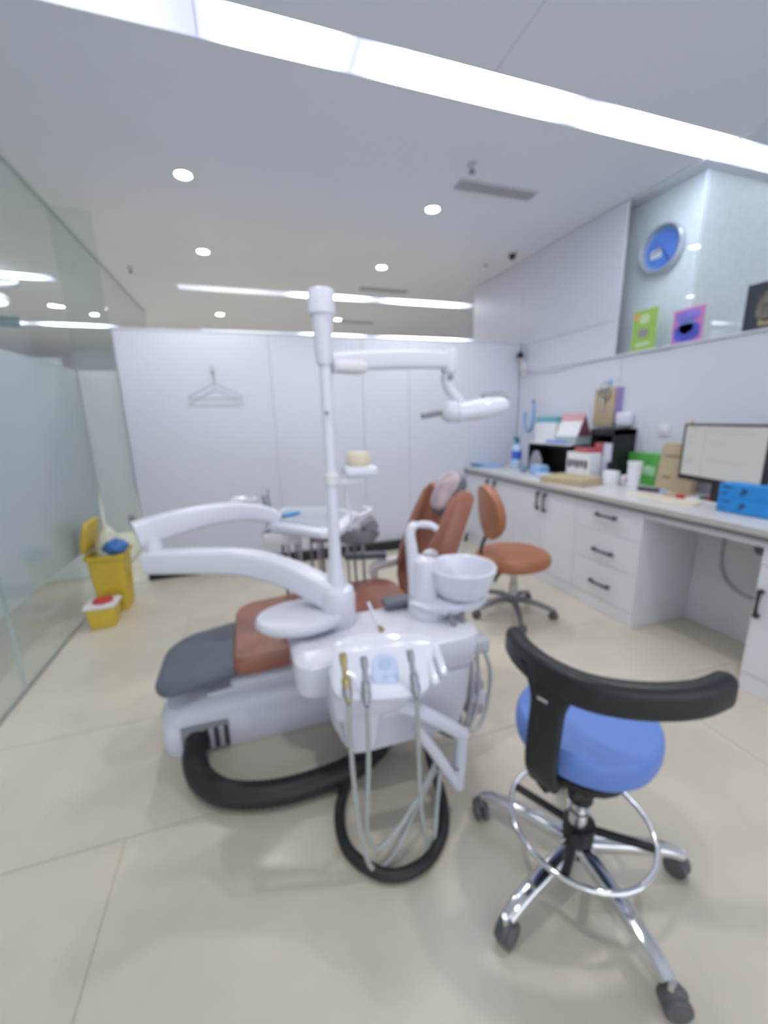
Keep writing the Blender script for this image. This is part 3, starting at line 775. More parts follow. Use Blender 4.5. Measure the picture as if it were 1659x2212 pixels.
# ------------------------------------------------------------------ stools
def star(parent, cx, cy, r, a0, mm, hub_z, leg_end, hub_mat, thick, rc=0.03):
    obj('hub', lathe((cx, cy, 0), [(0.03, hub_z - 0.045), (0.042, hub_z - 0.04), (0.044, hub_z), (0.032, hub_z + 0.02)], 18), hub_mat, parent)
    for k in range(5):
        a = radians(a0 + 72 * k)
        d = Vector((cos(a), sin(a), 0))
        c = Vector((cx, cy, 0))
        pts = cr([c + d * 0.03 + Vector((0, 0, hub_z - 0.015)), c + d * r * 0.45 + Vector((0, 0, hub_z - 0.02)), c + d * r * 0.8 + Vector((0, 0, leg_end + 0.018)), c + d * r * 0.97 + Vector((0, 0, leg_end))], 5)
        n = len(pts)
        lg = obj('leg', sweep(pts, rr2(thick, thick * 0.8, thick * 0.5, 3), (0, 0, 1), [(1.15 - 0.35 * i / n, 1.2 - 0.5 * i / n) for i in range(n)]), mm, parent)
        p = c + d * r
        sw = Matrix.Translation(p) @ Matrix.Rotation(a + radians(70 + 60 * (k % 3)), 4, 'Z')
        for s in (-1, 1):
            obj('caster_wheel', lathe((0, 0, 0), [(rc * 0.5, -0.010), (rc * 0.92, -0.009), (rc, -0.004), (rc, 0.004), (rc * 0.92, 0.009), (rc * 0.5, 0.010)], 18,
                                      sw @ Matrix.Translation((0.012, s * 0.014, rc)) @ Matrix.Rotation(radians(90), 4, 'X')), CASTER, lg)
        obj('caster_hood', tube([sw @ Vector((-0.012, 0, rc)), sw @ Vector((-0.002, 0, rc * 1.75)), sw @ Vector((0.012, 0, rc * 2.05)), sw @ Vector((0.028, 0, rc * 1.7))], 0.014, 10, 3), CASTER, lg)
        obj('caster_stem', tube([p + Vector((0, 0, rc * 1.6)), p + Vector((0, 0, leg_end + 0.012))], 0.009, 8, 1), mm, lg)


BS = thing('brown_stool', 'tan brown operator stool with leaf shaped backrest beside the cabinets', 'stool', (1.70, 2.30, 0))
obj('seat', pad(ell(0.25, 0.235, 36, 2.2), 0.095, TR(1.675, 2.29, 0.385), 0.12, 0.3), LEATH2, BS)
obj('seat_plate', box(1.58, 1.75, 2.2, 2.4, 0.37, 0.39, 0.006), BLACKP, BS)
obj('gas_cylinder', lathe((1.70, 2.30, 0), [(0.03, 0.12), (0.03, 0.24), (0.024, 0.245), (0.024, 0.38)], 18), STEEL, BS)
star(BS, 1.70, 2.30, 0.285, -114, mat('dark_steel', (0.20, 0.20, 0.22), 0.35, metal=0.6), 0.13, 0.065, MATS['mid_grey_plastic'], 0.02, 0.026)
# backrest faces the seat
rb = radians(8)
fx = Vector((cos(radians(-12)), sin(radians(-12)), 0))      # towards the seat
ac = Vector((0, 0, 1)).cross(fx).normalized()
upv = (Vector((0, 0, 1)) - fx * 0.12).normalized()
fz = ac.cross(upv) * -1
Q = Vector((1.485, 2.32, 0.765))
QM = Matrix(((ac.x, upv.x, -fz.x, Q.x), (ac.y, upv.y, -fz.y, Q.y), (ac.z, upv.z, -fz.z, Q.z), (0, 0, 0, 1)))
lo = [(0.0, 0.19), (0.06, 0.178), (0.11, 0.14), (0.145, 0.08), (0.16, 0.0), (0.15, -0.07), (0.11, -0.13), (0.05, -0.175), (0.0, -0.185)]
lo = lo + [(-x, y) for x, y in lo[-2:0:-1]]
rings = [[QM @ Vector((x * s * 1.25, y * s, z + 0.9 * (x * s) ** 2)) for x, y in lo] for s, z in ((0.85, -0.03), (0.97, -0.026), (1, -0.01), (1, 0.012), (0.95, 0.028), (0.8, 0.034), (0.4, 0.036), (0.1, 0.036))]
obj('backrest', loft(rings), LEATH2, BS)
obj('back_bar', sweep(cr([(1.50, 2.34, 0.62), (1.455, 2.34, 0.52), (1.455, 2.335, 0.43), (1.50, 2.33, 0.375), (1.60, 2.31, 0.372)], 5), rr2(0.016, 0.006, 0.003, 2), (1, 0, 0.3)), BLACKP, BS)
obj('height_lever', tube([(1.58, 2.25, 0.375), (1.48, 2.18, 0.36), (1.45, 2.165, 0.33)], 0.012, 8, 3), BLACKP, BS)

BL = thing('blue_stool', 'blue assistant stool with curved black body rest and chrome foot ring', 'stool', (0.845, 0.765, 0))
CX, CY = 0.845, 0.765
obj('seat', pad(ell(0.198, 0.192, 44, 2.15), 0.082, TR(0.872, 0.802, 0.462, radians(20)), 0.04, 0.13), BLUEL, BL)
obj('seat_plate', lathe((0.84, 0.77, 0), [(0.10, 0.40), (0.12, 0.41), (0.12, 0.43)], 20), BLACKP, BL)
obj('gas_cylinder', lathe((0.838, 0.765, 0), [(0.030, 0.14), (0.030, 0.25), (0.024, 0.252), (0.024, 0.29), (0.031, 0.292), (0.031, 0.315), (0.022, 0.317), (0.022, 0.41)], 20), CHROME, BL)
obj('cylinder_sleeve', lathe((0.838, 0.765, 0), [(0.033, 0.285), (0.036, 0.29), (0.036, 0.32), (0.033, 0.325)], 20), BLACKP, BL)
star(BL, CX, CY, 0.32, 51, CHROME, 0.135, 0.085, BLACKP, 0.022, 0.033)
RZ, RR = 0.205, 0.198
obj('foot_ring', tube([(CX + RR * cos(2 * pi * i / 40), CY + RR * sin(2 * pi * i / 40), RZ) for i in range(41)], 0.0085, 10, 1), CHROME, BL)
for a in (-46, -144, 125):
    d = Vector((cos(radians(a)), sin(radians(a)), 0))
    obj('ring_spoke', tube([Vector((CX, CY, 0.185)) + d * 0.035, Vector((CX, CY, RZ)) + d * 0.19], 0.012, 8, 1), BLACKP, BL)
obj('ring_collar', lathe((CX, CY, 0), [(0.032, 0.15), (0.045, 0.155), (0.045, 0.20), (0.032, 0.205)], 18), BLACKP, BL)
# body rest: a curved arm pad on a broad stem
arc = cr([(0.692, 0.93, 0.757), (0.668, 0.845, 0.755), (0.670, 0.745, 0.755), (0.712, 0.655, 0.755), (0.80, 0.588, 0.757), (0.91, 0.548, 0.762), (1.025, 0.548, 0.768)], 8)
n = len(arc)
pads = obj('arm_pad', sweep(arc, rr2(0.026, 0.045, 0.024, 5), (0, 0, 1), [(0.5 if i in (0, n - 1) else (0.85 if i in (1, n - 2) else 1), 0.55 if i in (0, n - 1) else (0.88 if i in (1, n - 2) else 1)) for i in range(n)]), BLACKL, BL)
st = cr([(0.676, 0.735, 0.76), (0.667, 0.735, 0.67), (0.662, 0.737, 0.56), (0.668, 0.745, 0.47), (0.692, 0.755, 0.41)], 6)
sd_ = Vector((0.34, -0.94, 0)).normalized()
rings = []
for i, p in enumerate(st):
    t = i / (len(st) - 1)
    wd = 0.095 if t < 0.06 else (0.062 if t < 0.25 else 0.052)
    wd = 0.044 + 0.05 * max(0, 1 - t / 0.3) ** 2
    th = 0.016
    tn = (st[min(i + 1, len(st) - 1)] - st[max(i - 1, 0)]).normalized()
    nn = tn.cross(sd_).normalized()
    rings.append([p + sd_ * a + nn * b for a, b in rr2(wd, th, 0.012, 3)])
stem = obj('stem', loft(rings), BLACKL, BL)
obj('stem_badge', box(-0.014, 0.014, -0.002, 0.002, -0.004, 0.004, 0.001, 1, Matrix.Translation((0.651, 0.738, 0.69)) @ Matrix.Rotation(math.atan2(sd_.y, sd_.x), 4, 'Z')), LGREY, stem)
obj('stem_arm', box(0.68, 0.84, 0.735, 0.775, 0.385, 0.41, 0.006), BLACKP, BL)
obj('adjust_knob', lathe((0, 0, 0), [(0.018, 0), (0.018, 0.03)], 12, TR(0.77, 0.735, 0.385, 0, radians(90))), BLACKP, BL)

# ------------------------------------------------------------------ cabinets
CF = 2.287
def bar_handle(parent, p, d, L, m=BLACKP):
    """small bow handle: bar along d with two feet towards +x"""
    p, d = Vector(p), Vector(d)
    a, b = p - d * L / 2, p + d * L / 2
    o = Vector((-0.024, 0, 0))
    return obj('handle', tube([a, a + o * 0.8, a.lerp(b, 0.15) + o, a.lerp(b, 0.5) + o * 1.05, a.lerp(b, 0.85) + o, b + o * 0.8, b], [0.011, 0.013, 0.009, 0.0075, 0.009, 0.013, 0.011], 8, 3), m, parent)


def cabinet(y0, y1, label, doors, ztop=0.79):
    t = thing('base_cabinet', label, 'cabinet', (CF, (y0 + y1) / 2, 0))
    obj('carcass', box(CF + 0.018, WX - .003, y0 + .001, y1 - .001, 0.0, ztop, 0.001, 1), CABW, t, smooth=False)
    obj('plinth', box(CF + 0.004, CF + 0.018, y0 + .001, y1 - .001, 0.0, 0.098, 0.001, 1), CABW, t, smooth=False)
    for nm, a0, a1, z0, z1, h in doors:
        d = obj(nm, box(CF, CF + 0.017, a0 + .0015, a1 - .0015, z0 + .0015, z1 - .0015, 0.0015, 1), CABW, t, smooth=False)
        if h:
            bar_handle(d, (CF, h[0], h[1]), h[2], h[3])
    return t


V_, Y_ = (0, 0, 1), (0, 1, 0)
cabinet(3.15, 4.04, 'white double door cabinet at the far end of the counter', [('door', 3.15, 3.52, 0.10, 0.79, (3.455, 0.69, V_, 0.13)), ('door', 3.52, 3.89, 0.10, 0.79, (3.585, 0.69, V_, 0.13)), ('filler', 3.89, 4.04, 0.10, 0.79, None)])
cabinet(2.38, 3.15, 'white double door cabinet next to the drawer unit', [('door', 2.38, 2.765, 0.10, 0.79, (2.725, 0.685, V_, 0.135)), ('door', 2.765, 3.15, 0.10, 0.79, (2.81, 0.69, V_, 0.135))])
cabinet(1.835, 2.38, 'white three drawer unit beside the knee space', [('drawer', 1.835, 2.38, 0.59, 0.79, (2.11, 0.71, Y_, 0.15)), ('drawer', 1.835, 2.38, 0.365, 0.59, (2.11, 0.455, Y_, 0.15)), ('drawer', 1.835, 2.38, 0.10, 0.365, (2.11, 0.215, Y_, 0.15))])
cabinet(0.45, 1.20, 'white cabinet with black handle right of the knee space', [('drawer', 0.45, 1.20, 0.67, 0.79, None), ('door', 0.825, 1.20, 0.10, 0.67, (1.172, 0.48, V_, 0.125)), ('door', 0.45, 0.825, 0.10, 0.67, None)])
kp = thing('knee_space_panel', 'white back panel with cable hole under the desk part of the counter', 'desk panel', (2.80, 1.52, 0))
obj('back_panel', box(2.783, 2.80, 1.201, 1.834, 0.0, 0.79), CABW, kp, smooth=False)
obj('apron', box(CF + 0.004, CF + 0.022, 1.201, 1.834, 0.755, 0.79), CABW, kp, smooth=False)
obj('cable_grommet', lathe((0, 0, 0), [(0.032, 0), (0.034, 0.008), (0.022, 0.01), (0.02, 0.003)], 18, TR(2.783, 1.47, 0.60, 0, 0, radians(-90))), MGREY, kp)
obj('socket', box(2.778, 2.783, 1.855 - .05, 1.83, 0.45, 0.52), CABW, kp, smooth=False)
tag(obj('desk_cable', tube([(2.775, 1.655, 0.79), (2.772, 1.665, 0.6), (2.77, 1.66, 0.45), (2.77, 1.62, 0.36), (2.77, 1.55, 0.31), (2.77, 1.45, 0.30), (2.775, 1.30, 0.33)], 0.008, 8), LGREY), 'grey cable hanging in a loop in the knee space', 'cable')
wt = thing('worktop', 'pale grey worktop running along the white cabinets', 'worktop', (2.6, 2.3, 0.8))
obj('top_slab', box(2.262, WX - .003, 0.44, 4.045, 0.812, 0.85, 0.003, 2), WORKT, wt, smooth=False)
obj('edge_band', box(2.257, 2.2625, 0.44, 4.045, 0.815, 0.848, 0.001, 1), EDGEB, wt, smooth=False)
obj('gap_shade_strip', box(2.266, 2.33, 0.44, 4.04, 0.79, 0.8125), DKBAND, wt, smooth=False)  # dark strip stands in for the shadow gap below the worktop
TZ = 0.85

# ------------------------------------------------------------------ things on the counter
def simple(name, bm, m, label, cat, smooth=True, group=None):
    return tag(obj(name, bm, m, None, smooth), label, cat, group)


fb1 = thing('flat_folder', 'flat light blue folder lying at the far corner of the worktop', 'folder', (2.5, 3.95, TZ))
obj('cover', box(2.33, 2.66, 3.83, 4.02, TZ, TZ + 0.018, 0.004), SKY, fb1)
obj('spine', box(2.32, 2.40, 3.86, 4.02, TZ + 0.018, TZ + 0.03, 0.004), TEAL, fb1)
bt = thing('spray_bottle', 'white bottle with a royal blue label and teal pump', 'bottle', (2.66, 3.66, TZ))
obj('body', lathe((2.66, 3.66, TZ), [(0.045, 0), (0.05, 0.005), (0.05, 0.2), (0.045, 0.22), (0.022, 0.24), (0.02, 0.265)], 20), SKY2, bt)
obj('label_band', lathe((2.66, 3.66, TZ), [(0.0505, 0.095), (0.0515, 0.096), (0.0515, 0.18), (0.0505, 0.181)], 20, cap=False), ROYAL, bt)
obj('pump', merge(lathe((2.66, 3.66, TZ), [(0.026, 0.26), (0.028, 0.28), (0.024, 0.31)], 14), box(2.61, 2.68, 3.65, 3.67, TZ + 0.30, TZ + 0.325, 0.006)), TEAL, bt)
hk = thing('strap_loop', 'pale blue strap hanging in a loop on the corner wall', 'strap', (2.90, 3.85, 1.3))
obj('loop', tube([(2.915, 3.90, 1.42), (2.915, 3.90, 1.30), (2.915, 3.86, 1.235), (2.915, 3.80, 1.24), (2.915, 3.77, 1.31), (2.915, 3.76, 1.44), (2.915, 3.77, 1.52)], 0.013, 8), SKY, hk)
obj('hook', box(2.905, 2.93, 3.76, 3.78, 1.51, 1.55, 0.004), PURPLE, hk)
sA = thing('desktop_shelf', 'black open fronted desktop box carrying cartons on its white top', 'shelf', (2.8, 3.25, TZ))
obj('case', merge(box(2.70, 2.93, 2.97, 2.985, TZ, 1.115), box(2.70, 2.93, 3.505, 3.52, TZ, 1.115), box(2.70, 2.93, 2.97, 3.52, 1.10, 1.118), box(2.91, 2.93, 2.97, 3.52, TZ, 1.11), box(2.70, 2.93, 2.97, 3.52, TZ, TZ + 0.012)), BLACKP, sA, smooth=False)
obj('top_board', box(2.695, 2.93, 2.96, 3.53, 1.118, 1.13, 0.003), PAPER, sA, smooth=False)
sB = thing('tall_desktop_shelf', 'taller narrow black desktop frame under the kraft paper bag', 'shelf', (2.8, 2.62, TZ))
obj('case', merge(box(2.72, 2.93, 2.50, 2.52, TZ, 1.27), box(2.72, 2.93, 2.73, 2.75, TZ, 1.27), box(2.72, 2.93, 2.50, 2.75, 1.225, 1.27)), BLACKP, sB, smooth=False)
obj('foot', box(2.68, 2.76, 2.49, 2.53, 0.96, 1.02, 0.01), BLACKP, sB)
c1 = thing('wide_carton', 'white carton with a teal band on the desktop shelf', 'carton', (2.82, 3.4, 1.13))
obj('body', box(2.76, 2.90, 3.22, 3.51, 1.13, 1.36, 0.003, 1), PAPER, c1, smooth=False)
obj('band', box(2.757, 2.903, 3.218, 3.512, 1.32, 1.375, 0.002, 1), mat('teal_print', (0.15, 0.42, 0.52), 0.5), c1, smooth=False)
c2 = thing('desk_calendar', 'white tent calendar with a pink header and dark red side on the desktop shelf', 'calendar', (2.82, 3.05, 1.13))
bm = loft([[Vector((2.74, y, 1.20)), Vector((2.90, y, 1.20)), Vector((2.82, y, 1.40))] for y in (2.93, 3.19)])
obj('tent', bm, PAPER, c2, smooth=False)
obj('header', loft([[Vector((2.790, y, 1.335)), Vector((2.794, y, 1.335)), Vector((2.818, y, 1.40)), Vector((2.813, y, 1.402))] for y in (2.928, 3.192)]), mat('pink_print', (0.66, 0.36, 0.40), 0.6), c2, smooth=False)
obj('side_flap', loft([[Vector((2.75, y, 1.205)), Vector((2.89, y, 1.205)), Vector((2.82, y, 1.385))] for y in (2.923, 2.929)]), mat('maroon_card', (0.20, 0.06, 0.09), 0.6), c2, smooth=False)
obj('stand', box(2.73, 2.91, 2.93, 3.19, 1.13, 1.20, 0.003, 1), mat('grey_green_carton', (0.42, 0.50, 0.52), 0.6), c2, smooth=False)
simple('glove_pack', box(2.698, 2.728, 3.02, 3.28, 1.13, 1.16, 0.012, 3), mat('periwinkle_plastic', (0.22, 0.32, 0.72), 0.4), 'periwinkle blue soft pack lying in front of the calendar', 'packet')
c3 = thing('label_box', 'white box printed with dark lettering and a red lid in front of the black shelf', 'box', (2.66, 2.75, TZ))
obj('body', box(2.60, 2.72, 2.62, 2.87, TZ, 1.08, 0.003, 1), PAPER, c3, smooth=False)
for i in range(5):
    obj('print_mark', box(2.597, 2.6, 2.64 + .045 * i, 2.67 + .045 * i, 0.955 + 0.01 * (i % 2), 1.02, 0), mat('dark_print', (0.04, 0.04, 0.06), 0.6), c3, smooth=False)
obj('red_lid', box(2.61, 2.71, 2.66, 2.80, 1.08, 1.12, 0.006), mat('faded_red', (0.50, 0.12, 0.14), 0.5), c3)
simple('red_carton', box(2.72, 2.80, 2.63, 2.70, 1.051, 1.16, 0.004), mat('faded_red', (0.5, 0.12, 0.14), 0.5), 'small faded red carton standing above the white printed box', 'carton', False)
ls = thing('lilac_box', 'lilac white box under the tall black frame', 'box', (2.75, 2.6, TZ))
obj('body', box(2.73, 2.85, 2.535, 2.71, TZ, 1.05, 0.004, 1), mat('lilac_white', (0.66, 0.66, 0.82), 0.5), ls, smooth=False)
obj('flap', box(2.73, 2.74, 2.535, 2.62, 1.05, 1.16, 0.003, 1), mat('lilac_white', (0.66, 0.66, 0.82), 0.5), ls, smooth=False)
simple('tape_roll', lathe((2.66, 2.45, TZ), [(0.03, 0.0), (0.056, 0.002), (0.059, 0.02), (0.059, 0.09), (0.055, 0.105), (0.03, 0.11)], 20), PAPER, 'squat white roll beside the flat kraft carton', 'roll')
sb = thing('blue_spray_tub', 'pale blue transparent tub near the black shelf', 'tub', (2.58, 3.18, TZ))
obj('body', box(2.52, 2.64, 3.12, 3.26, TZ, 0.92, 0.012, 3), SKY, sb)
obj('lid', box(2.53, 2.63, 3.13, 3.25, 0.92, 0.935, 0.006, 2), SKY2, sb)
simple('wipe_pack', box(2.46, 2.58, 2.90, 3.10, TZ, TZ + 0.03, 0.012, 3), SKY2, 'flat pale blue pack lying left of the kraft carton', 'packet')
simple('grey_bottle_cap', lathe((2.53, 3.36, TZ), [(0.026, 0), (0.03, 0.01), (0.03, 0.05), (0.015, 0.075)], 14), mat('slate_blue', (0.20, 0.32, 0.44), 0.4), 'small slate blue jar left of the pale blue tub', 'jar')
mk = thing('mask_bag', 'crumpled white glove bag standing before the black shelf', 'bag', (2.66, 3.3, TZ))
obj('bag', loft([[Vector((2.67 + x * s, 3.36 + y * s, TZ + z)) for x, y in ell(0.03, 0.09, 14)] for s, z in ((0.9, 0), (1.1, 0.05), (0.9, 0.12), (0.6, 0.17), (0.35, 0.2))]), mat('grey_film', (0.30, 0.31, 0.36), 0.3), mk)
kc = thing('kraft_carton', 'flat kraft cardboard carton lying on the worktop edge', 'carton', (2.5, 2.6, TZ))
KM = TR(2.44, 2.64, TZ, radians(12))
obj('carton', box(-0.13, 0.15, -0.19, 0.19, 0, 0.05, 0.003, 1, KM), KRAFT, kc, smooth=False)
obj('flap', box(-0.12, 0.14, -0.18, 0.18, 0.05, 0.055, 0.001, 1, KM), KRAFT, kc, smooth=False)
cup = thing('paper_cup_stack', 'tall white paper cup stack on the worktop by the green card', 'cup', (2.62, 2.22, TZ))
obj('stack', lathe((2.62, 2.22, TZ), [(0.034, 0), (0.036, 0.01), (0.046, 0.19), (0.048, 0.20), (0.042, 0.20), (0.03, 0.1)], 20), PAPER, cup)
obj('rim', lathe((2.62, 2.22, TZ), [(0.048, 0.193), (0.051, 0.197), (0.048, 0.203)], 20, cap=False), PAPER, cup)
gc = thing('green_card_box', 'bright green printed carton leaning against the wall', 'carton', (2.87, 2.4, TZ))
obj('body', box(2.86, 2.925, 2.22, 2.49, TZ, 1.09, 0.003, 1), GREEN, gc, smooth=False)
obj('print', box(2.857, 2.86, 2.25, 2.46, 0.93, 1.0, 0), mat('pale_green_print', (0.35, 0.62, 0.38), 0.6, var=0.4, scale=14), gc, smooth=False)
sg = thing('pink_sachet', 'small white sachet with a pink mark left of the paper cups', 'packet', (2.72, 2.36, TZ))
obj('sachet', box(2.69, 2.74, 2.29, 2.40, TZ, 0.93, 0.012, 2), PAPER, sg)
obj('mark', box(2.686, 2.69, 2.32, 2.35, 0.88, 0.92, 0), mat('pink_mark', (0.62, 0.22, 0.32), 0.6), sg, smooth=False)
kf = thing('kraft_folder', 'upright kraft paper file folder behind the monitor edge', 'folder', (2.84, 2.1, TZ))
LM = Matrix.Translation((2.82, 0, TZ)) @ Matrix.Rotation(radians(8), 4, 'Y')
obj('cover', box(-0.02, -0.005, 1.93, 2.20, 0.0, 0.33, 0.002, 1, LM), KRAFT, kf, smooth=False)
obj('back_cover', box(0.0, 0.02, 1.93, 2.20, 0.0, 0.33, 0.002, 1, LM), KRAFT, kf, smooth=False)
obj('print_line', merge(box(-0.022, -0.02, 2.05, 2.17, 0.23, 0.245, 0, 2, LM), box(-0.022, -0.02, 2.09, 2.15, 0.08, 0.10, 0, 2, LM)), mat('brown_print', (0.28, 0.22, 0.14), 0.8), kf, smooth=False)
simple('kraft_sheet', box(-0.08, 0.08, -0.06, 0.06, 0, 0.012, 0.002, 1, TR(2.70, 1.935, TZ, radians(4))), KRAFT, 'kraft folder lying flat under the monitor', 'folder', False)
mp = thing('marker_pen', 'thick dark marker with a pale blue end lying on the worktop', 'pen', (2.66, 2.1, TZ))
obj('barrel', tube([(2.64, 2.19, TZ + .014), (2.68, 2.055, TZ + .014)], 0.014, 10, 1), mat('navy_plastic', (0.03, 0.035, 0.06), 0.4), mp)
obj('cap', tube([(2.68, 2.055, TZ + .013), (2.692, 2.015, TZ + .013)], 0.012, 10, 1), SKY, mp)
simple('note_sheet', box(-0.07, 0.07, -0.09, 0.09, 0, 0.003, 0, 1, TR(2.50, 2.0, TZ, radians(20))), CREAM, 'cream paper sheet lying below the marker pen', 'paper', False)
simple('cream_envelope', box(-0.08, 0.08, -0.10, 0.10, 0, 0.008, 0.001, 1, TR(2.50, 1.78, TZ, radians(15))), CREAM, 'cream envelope lying in front of the monitor stand', 'envelope', False)
simple('white_sheet', box(-0.10, 0.10, -0.14, 0.14, 0, 0.002, 0, 1, TR(2.70, 1.74, TZ, radians(5))), PAPER, 'white paper sheet lying behind the cream envelope', 'paper', False)
simple('ink_pad', lathe((2.61, 1.86, TZ), [(0.022, 0), (0.026, 0.005), (0.026, 0.02), (0.02, 0.028)], 16), RED, 'small round red stamp left of the cream envelope', 'stamp')
simple('red_clip', lathe((2.68, 1.73, TZ + .002), [(0.008, 0), (0.01, 0.005), (0.009, 0.025), (0.004, 0.03)], 12), RED, 'tiny red peg standing behind the cream envelope', 'peg')
# monitor
mo = thing('monitor', 'black framed computer monitor showing a pale grey record screen', 'monitor', (2.70, 1.68, TZ))
va = Vector((2.70, 1.955, 0))
vb = Vector((2.557, 1.398, 0))
dv = (vb - va).normalized()
nv = Vector((dv.y, -dv.x, 0))     # towards the viewer (-x)
if nv.x > 0:
    nv = -nv
MM = Matrix(((dv.x, -nv.x, 0, va.x), (dv.y, -nv.y, 0, va.y), (0, 0, 1, 0), (0, 0, 0, 1)))
Wm = (vb - va).length
obj('housing', box(0, Wm, 0.0, 0.035, 0.965, 1.32, 0.006, 2, MM), BLACKP, mo)
obj('bezel', merge(box(0, Wm, -0.006, 0.002, 0.965, 0.997, 0.002, 1, MM), box(0, Wm, -0.006, 0.002, 1.307, 1.32, 0.002, 1, MM), box(0, 0.014, -0.006, 0.002, 0.965, 1.32, 0.002, 1, MM), box(Wm - 0.014, Wm, -0.006, 0.002, 0.965, 1.32, 0.002, 1, MM)), BLACKP, mo)
scr = obj('screen', box(0.013, Wm - 0.013, -0.002, 0.001, 0.996, 1.308, 0, 1, MM), SCREEN, mo, smooth=False)
for x0, x1, z0, z1 in ((0.02, 0.12, 1.285, 1.292), (0.16, 0.45, 1.29, 1.294), (0.03, 0.09, 1.24, 1.246), (0.04, 0.08, 1.20, 1.206), (0.03, 0.11, 1.10, 1.106), (0.03, 0.10, 1.085, 1.091), (0.03, 0.11, 1.07, 1.076), (0.17, 0.48, 1.27, 1.274), (0.2, 0.45, 1.10, 1.105), (0.2, 0.32, 1.20, 1.205), (0.166, 0.169, 1.0, 1.30)):
    obj('screen_line', box(x0, x1, -0.003, -0.002, z0, z1, 0, 1, MM), SCRLINE, scr, smooth=False)
obj('neck', box(0.22, 0.31, 0.035, 0.06, 0.86, 1.12, 0.006, 2, MM), BLACKP, mo)
obj('foot', box(0.15, 0.38, 0.03, 0.17, TZ + .003, TZ + 0.016, 0.005, 2, MM), BLACKP, mo)
tag(obj('sticky_tab', box(0.035, 0.055, 0.0, 0.012, 1.32, 1.34, 0.003, 1, MM), mat('amber_plastic', (0.7, 0.48, 0.1), 0.5)), 'tiny amber tab on the top edge of the monitor', 'tab')
for i in range(2):
    z = TZ + 0.0035 + 0.079 * i
    g = thing('glove_carton', ('bright blue carton, lower of the two stacked in front of the monitor', 'bright blue carton, upper of the two stacked in front of the monitor')[i], 'carton', (2.6, 1.46, z), 0, 'bright blue cartons')
    BMx = TR(2.515, 1.425, z, radians(4))
    obj('carton', box(-0.055, 0.055, -0.12, 0.12, 0, 0.078, 0.002, 1, BMx), CYANBOX, g, smooth=False)
    obj('opening', lathe((0, 0, 0), [(0.014, 0), (0.014, 0.002)], 14, BMx @ TR(-0.055, 0.0, 0.045, 0, 0, radians(-90))), DKBLUE, g, smooth=False)
    for a0, a1, z0, z1 in ((0.06, 0.10, 0.055, 0.064), (0.075, 0.105, 0.02, 0.028), (0.0, 0.02, 0.02, 0.03)):
        obj('print_mark', box(-0.0565, -0.055, a0, a1, z0, z1, 0, 1, BMx), DKBLUE, g, smooth=False)
# on the wall above the counter
kb = thing('paper_bag', 'kraft paper bag hanging on the wall above the black frame', 'bag', (2.9, 2.82, 1.45))
obj('bag', box(2.895, 2.925, 2.71, 2.92, 1.285, 1.60, 0.008, 2), KRAFT, kb)
obj('handle', tube([(2.90, 2.87, 1.60), (2.90, 2.85, 1.64), (2.90, 2.79, 1.645), (2.90, 2.76, 1.60)], 0.004, 6), KRAFT, kb)
obj('hook', box(2.905, 2.93, 2.785, 2.81, 1.63, 1.67, 0.005), SKY, kb)
sc_ = thing('scissors', 'grey steel scissors hanging in front of the kraft paper bag', 'scissors', (2.885, 2.81, 1.5))
for s in (-1, 1):
    y = 2.81 + s * 0.03
    obj('grip', tube([(2.888, y + 0.028 * cos(2 * pi * i / 12), 1.555 + 0.04 * sin(2 * pi * i / 12)) for i in range(13)], 0.006, 6, 1), MGREY, sc_)
    obj('blade', tube([(2.888, y, 1.52), (2.888, 2.81, 1.47), (2.888, 2.81 - s * .006, 1.38)], [0.008, 0.007, 0.003], 6, 3), STEEL, sc_)
simple('purple_folder', box(2.90, 2.928, 2.665, 2.705, 1.32, 1.60, 0.004), PURPLE, 'thin purple strip hanging right of the kraft paper bag', 'folder', False)
sdp = thing('soap_dispenser', 'white wall dispenser with a grey base below the purple strip', 'dispenser', (2.9, 2.6, 1.27))
obj('body', loft([[Vector((2.93 - 0.05 * s + 0, 2.60 + y * s2, z)) for y in ()] for s, s2, z in ()]) if False else box(2.86, 2.93, 2.54, 2.66, 1.29, 1.40, 0.018, 3), WHITEG, sdp)
obj('nozzle', box(2.87, 2.925, 2.57, 2.63, 1.272, 1.291, 0.004), MGREY, sdp)
so = thing('wall_socket', 'white wall switch plate left of the monitor', 'socket', (2.92, 2.27, 1.26))
obj('plate', box(2.918, 2.93, 2.225, 2.31, 1.22, 1.305, 0.004), OFFW, so)
obj('rocker', box(2.914, 2.919, 2.245, 2.29, 1.24, 1.285, 0.002), WHITE, so)
# posters and clock
def poster(name, y0, y1, z0, z1, m, label, marks):
    t = thing(name, label, 'poster', (WX - 0.005, (y0 + y1) / 2, z0))
    obj('board', box(WX - 0.004, WX + 0.004, y0, y1, z0, z1, 0.001, 1), m, t, smooth=False)
    for a0, a1, b0, b1, mm in marks:
        obj('print', plate([(y0 + (y1 - y0) * (a0 + a1) / 2 + px * (a1 - a0) * (y1 - y0), z0 + (z1 - z0) * (b0 + b1) / 2 + py * (b1 - b0) * (z1 - z0)) for px, py in rr2(0.5, 0.5, 0.3)], 0, 0.0015, Matrix(((0, 0, -1, WX - 0.004), (1, 0, 0, 0), (0, 1, 0, 0), (0, 0, 0, 1)))), mm, t, smooth=False)


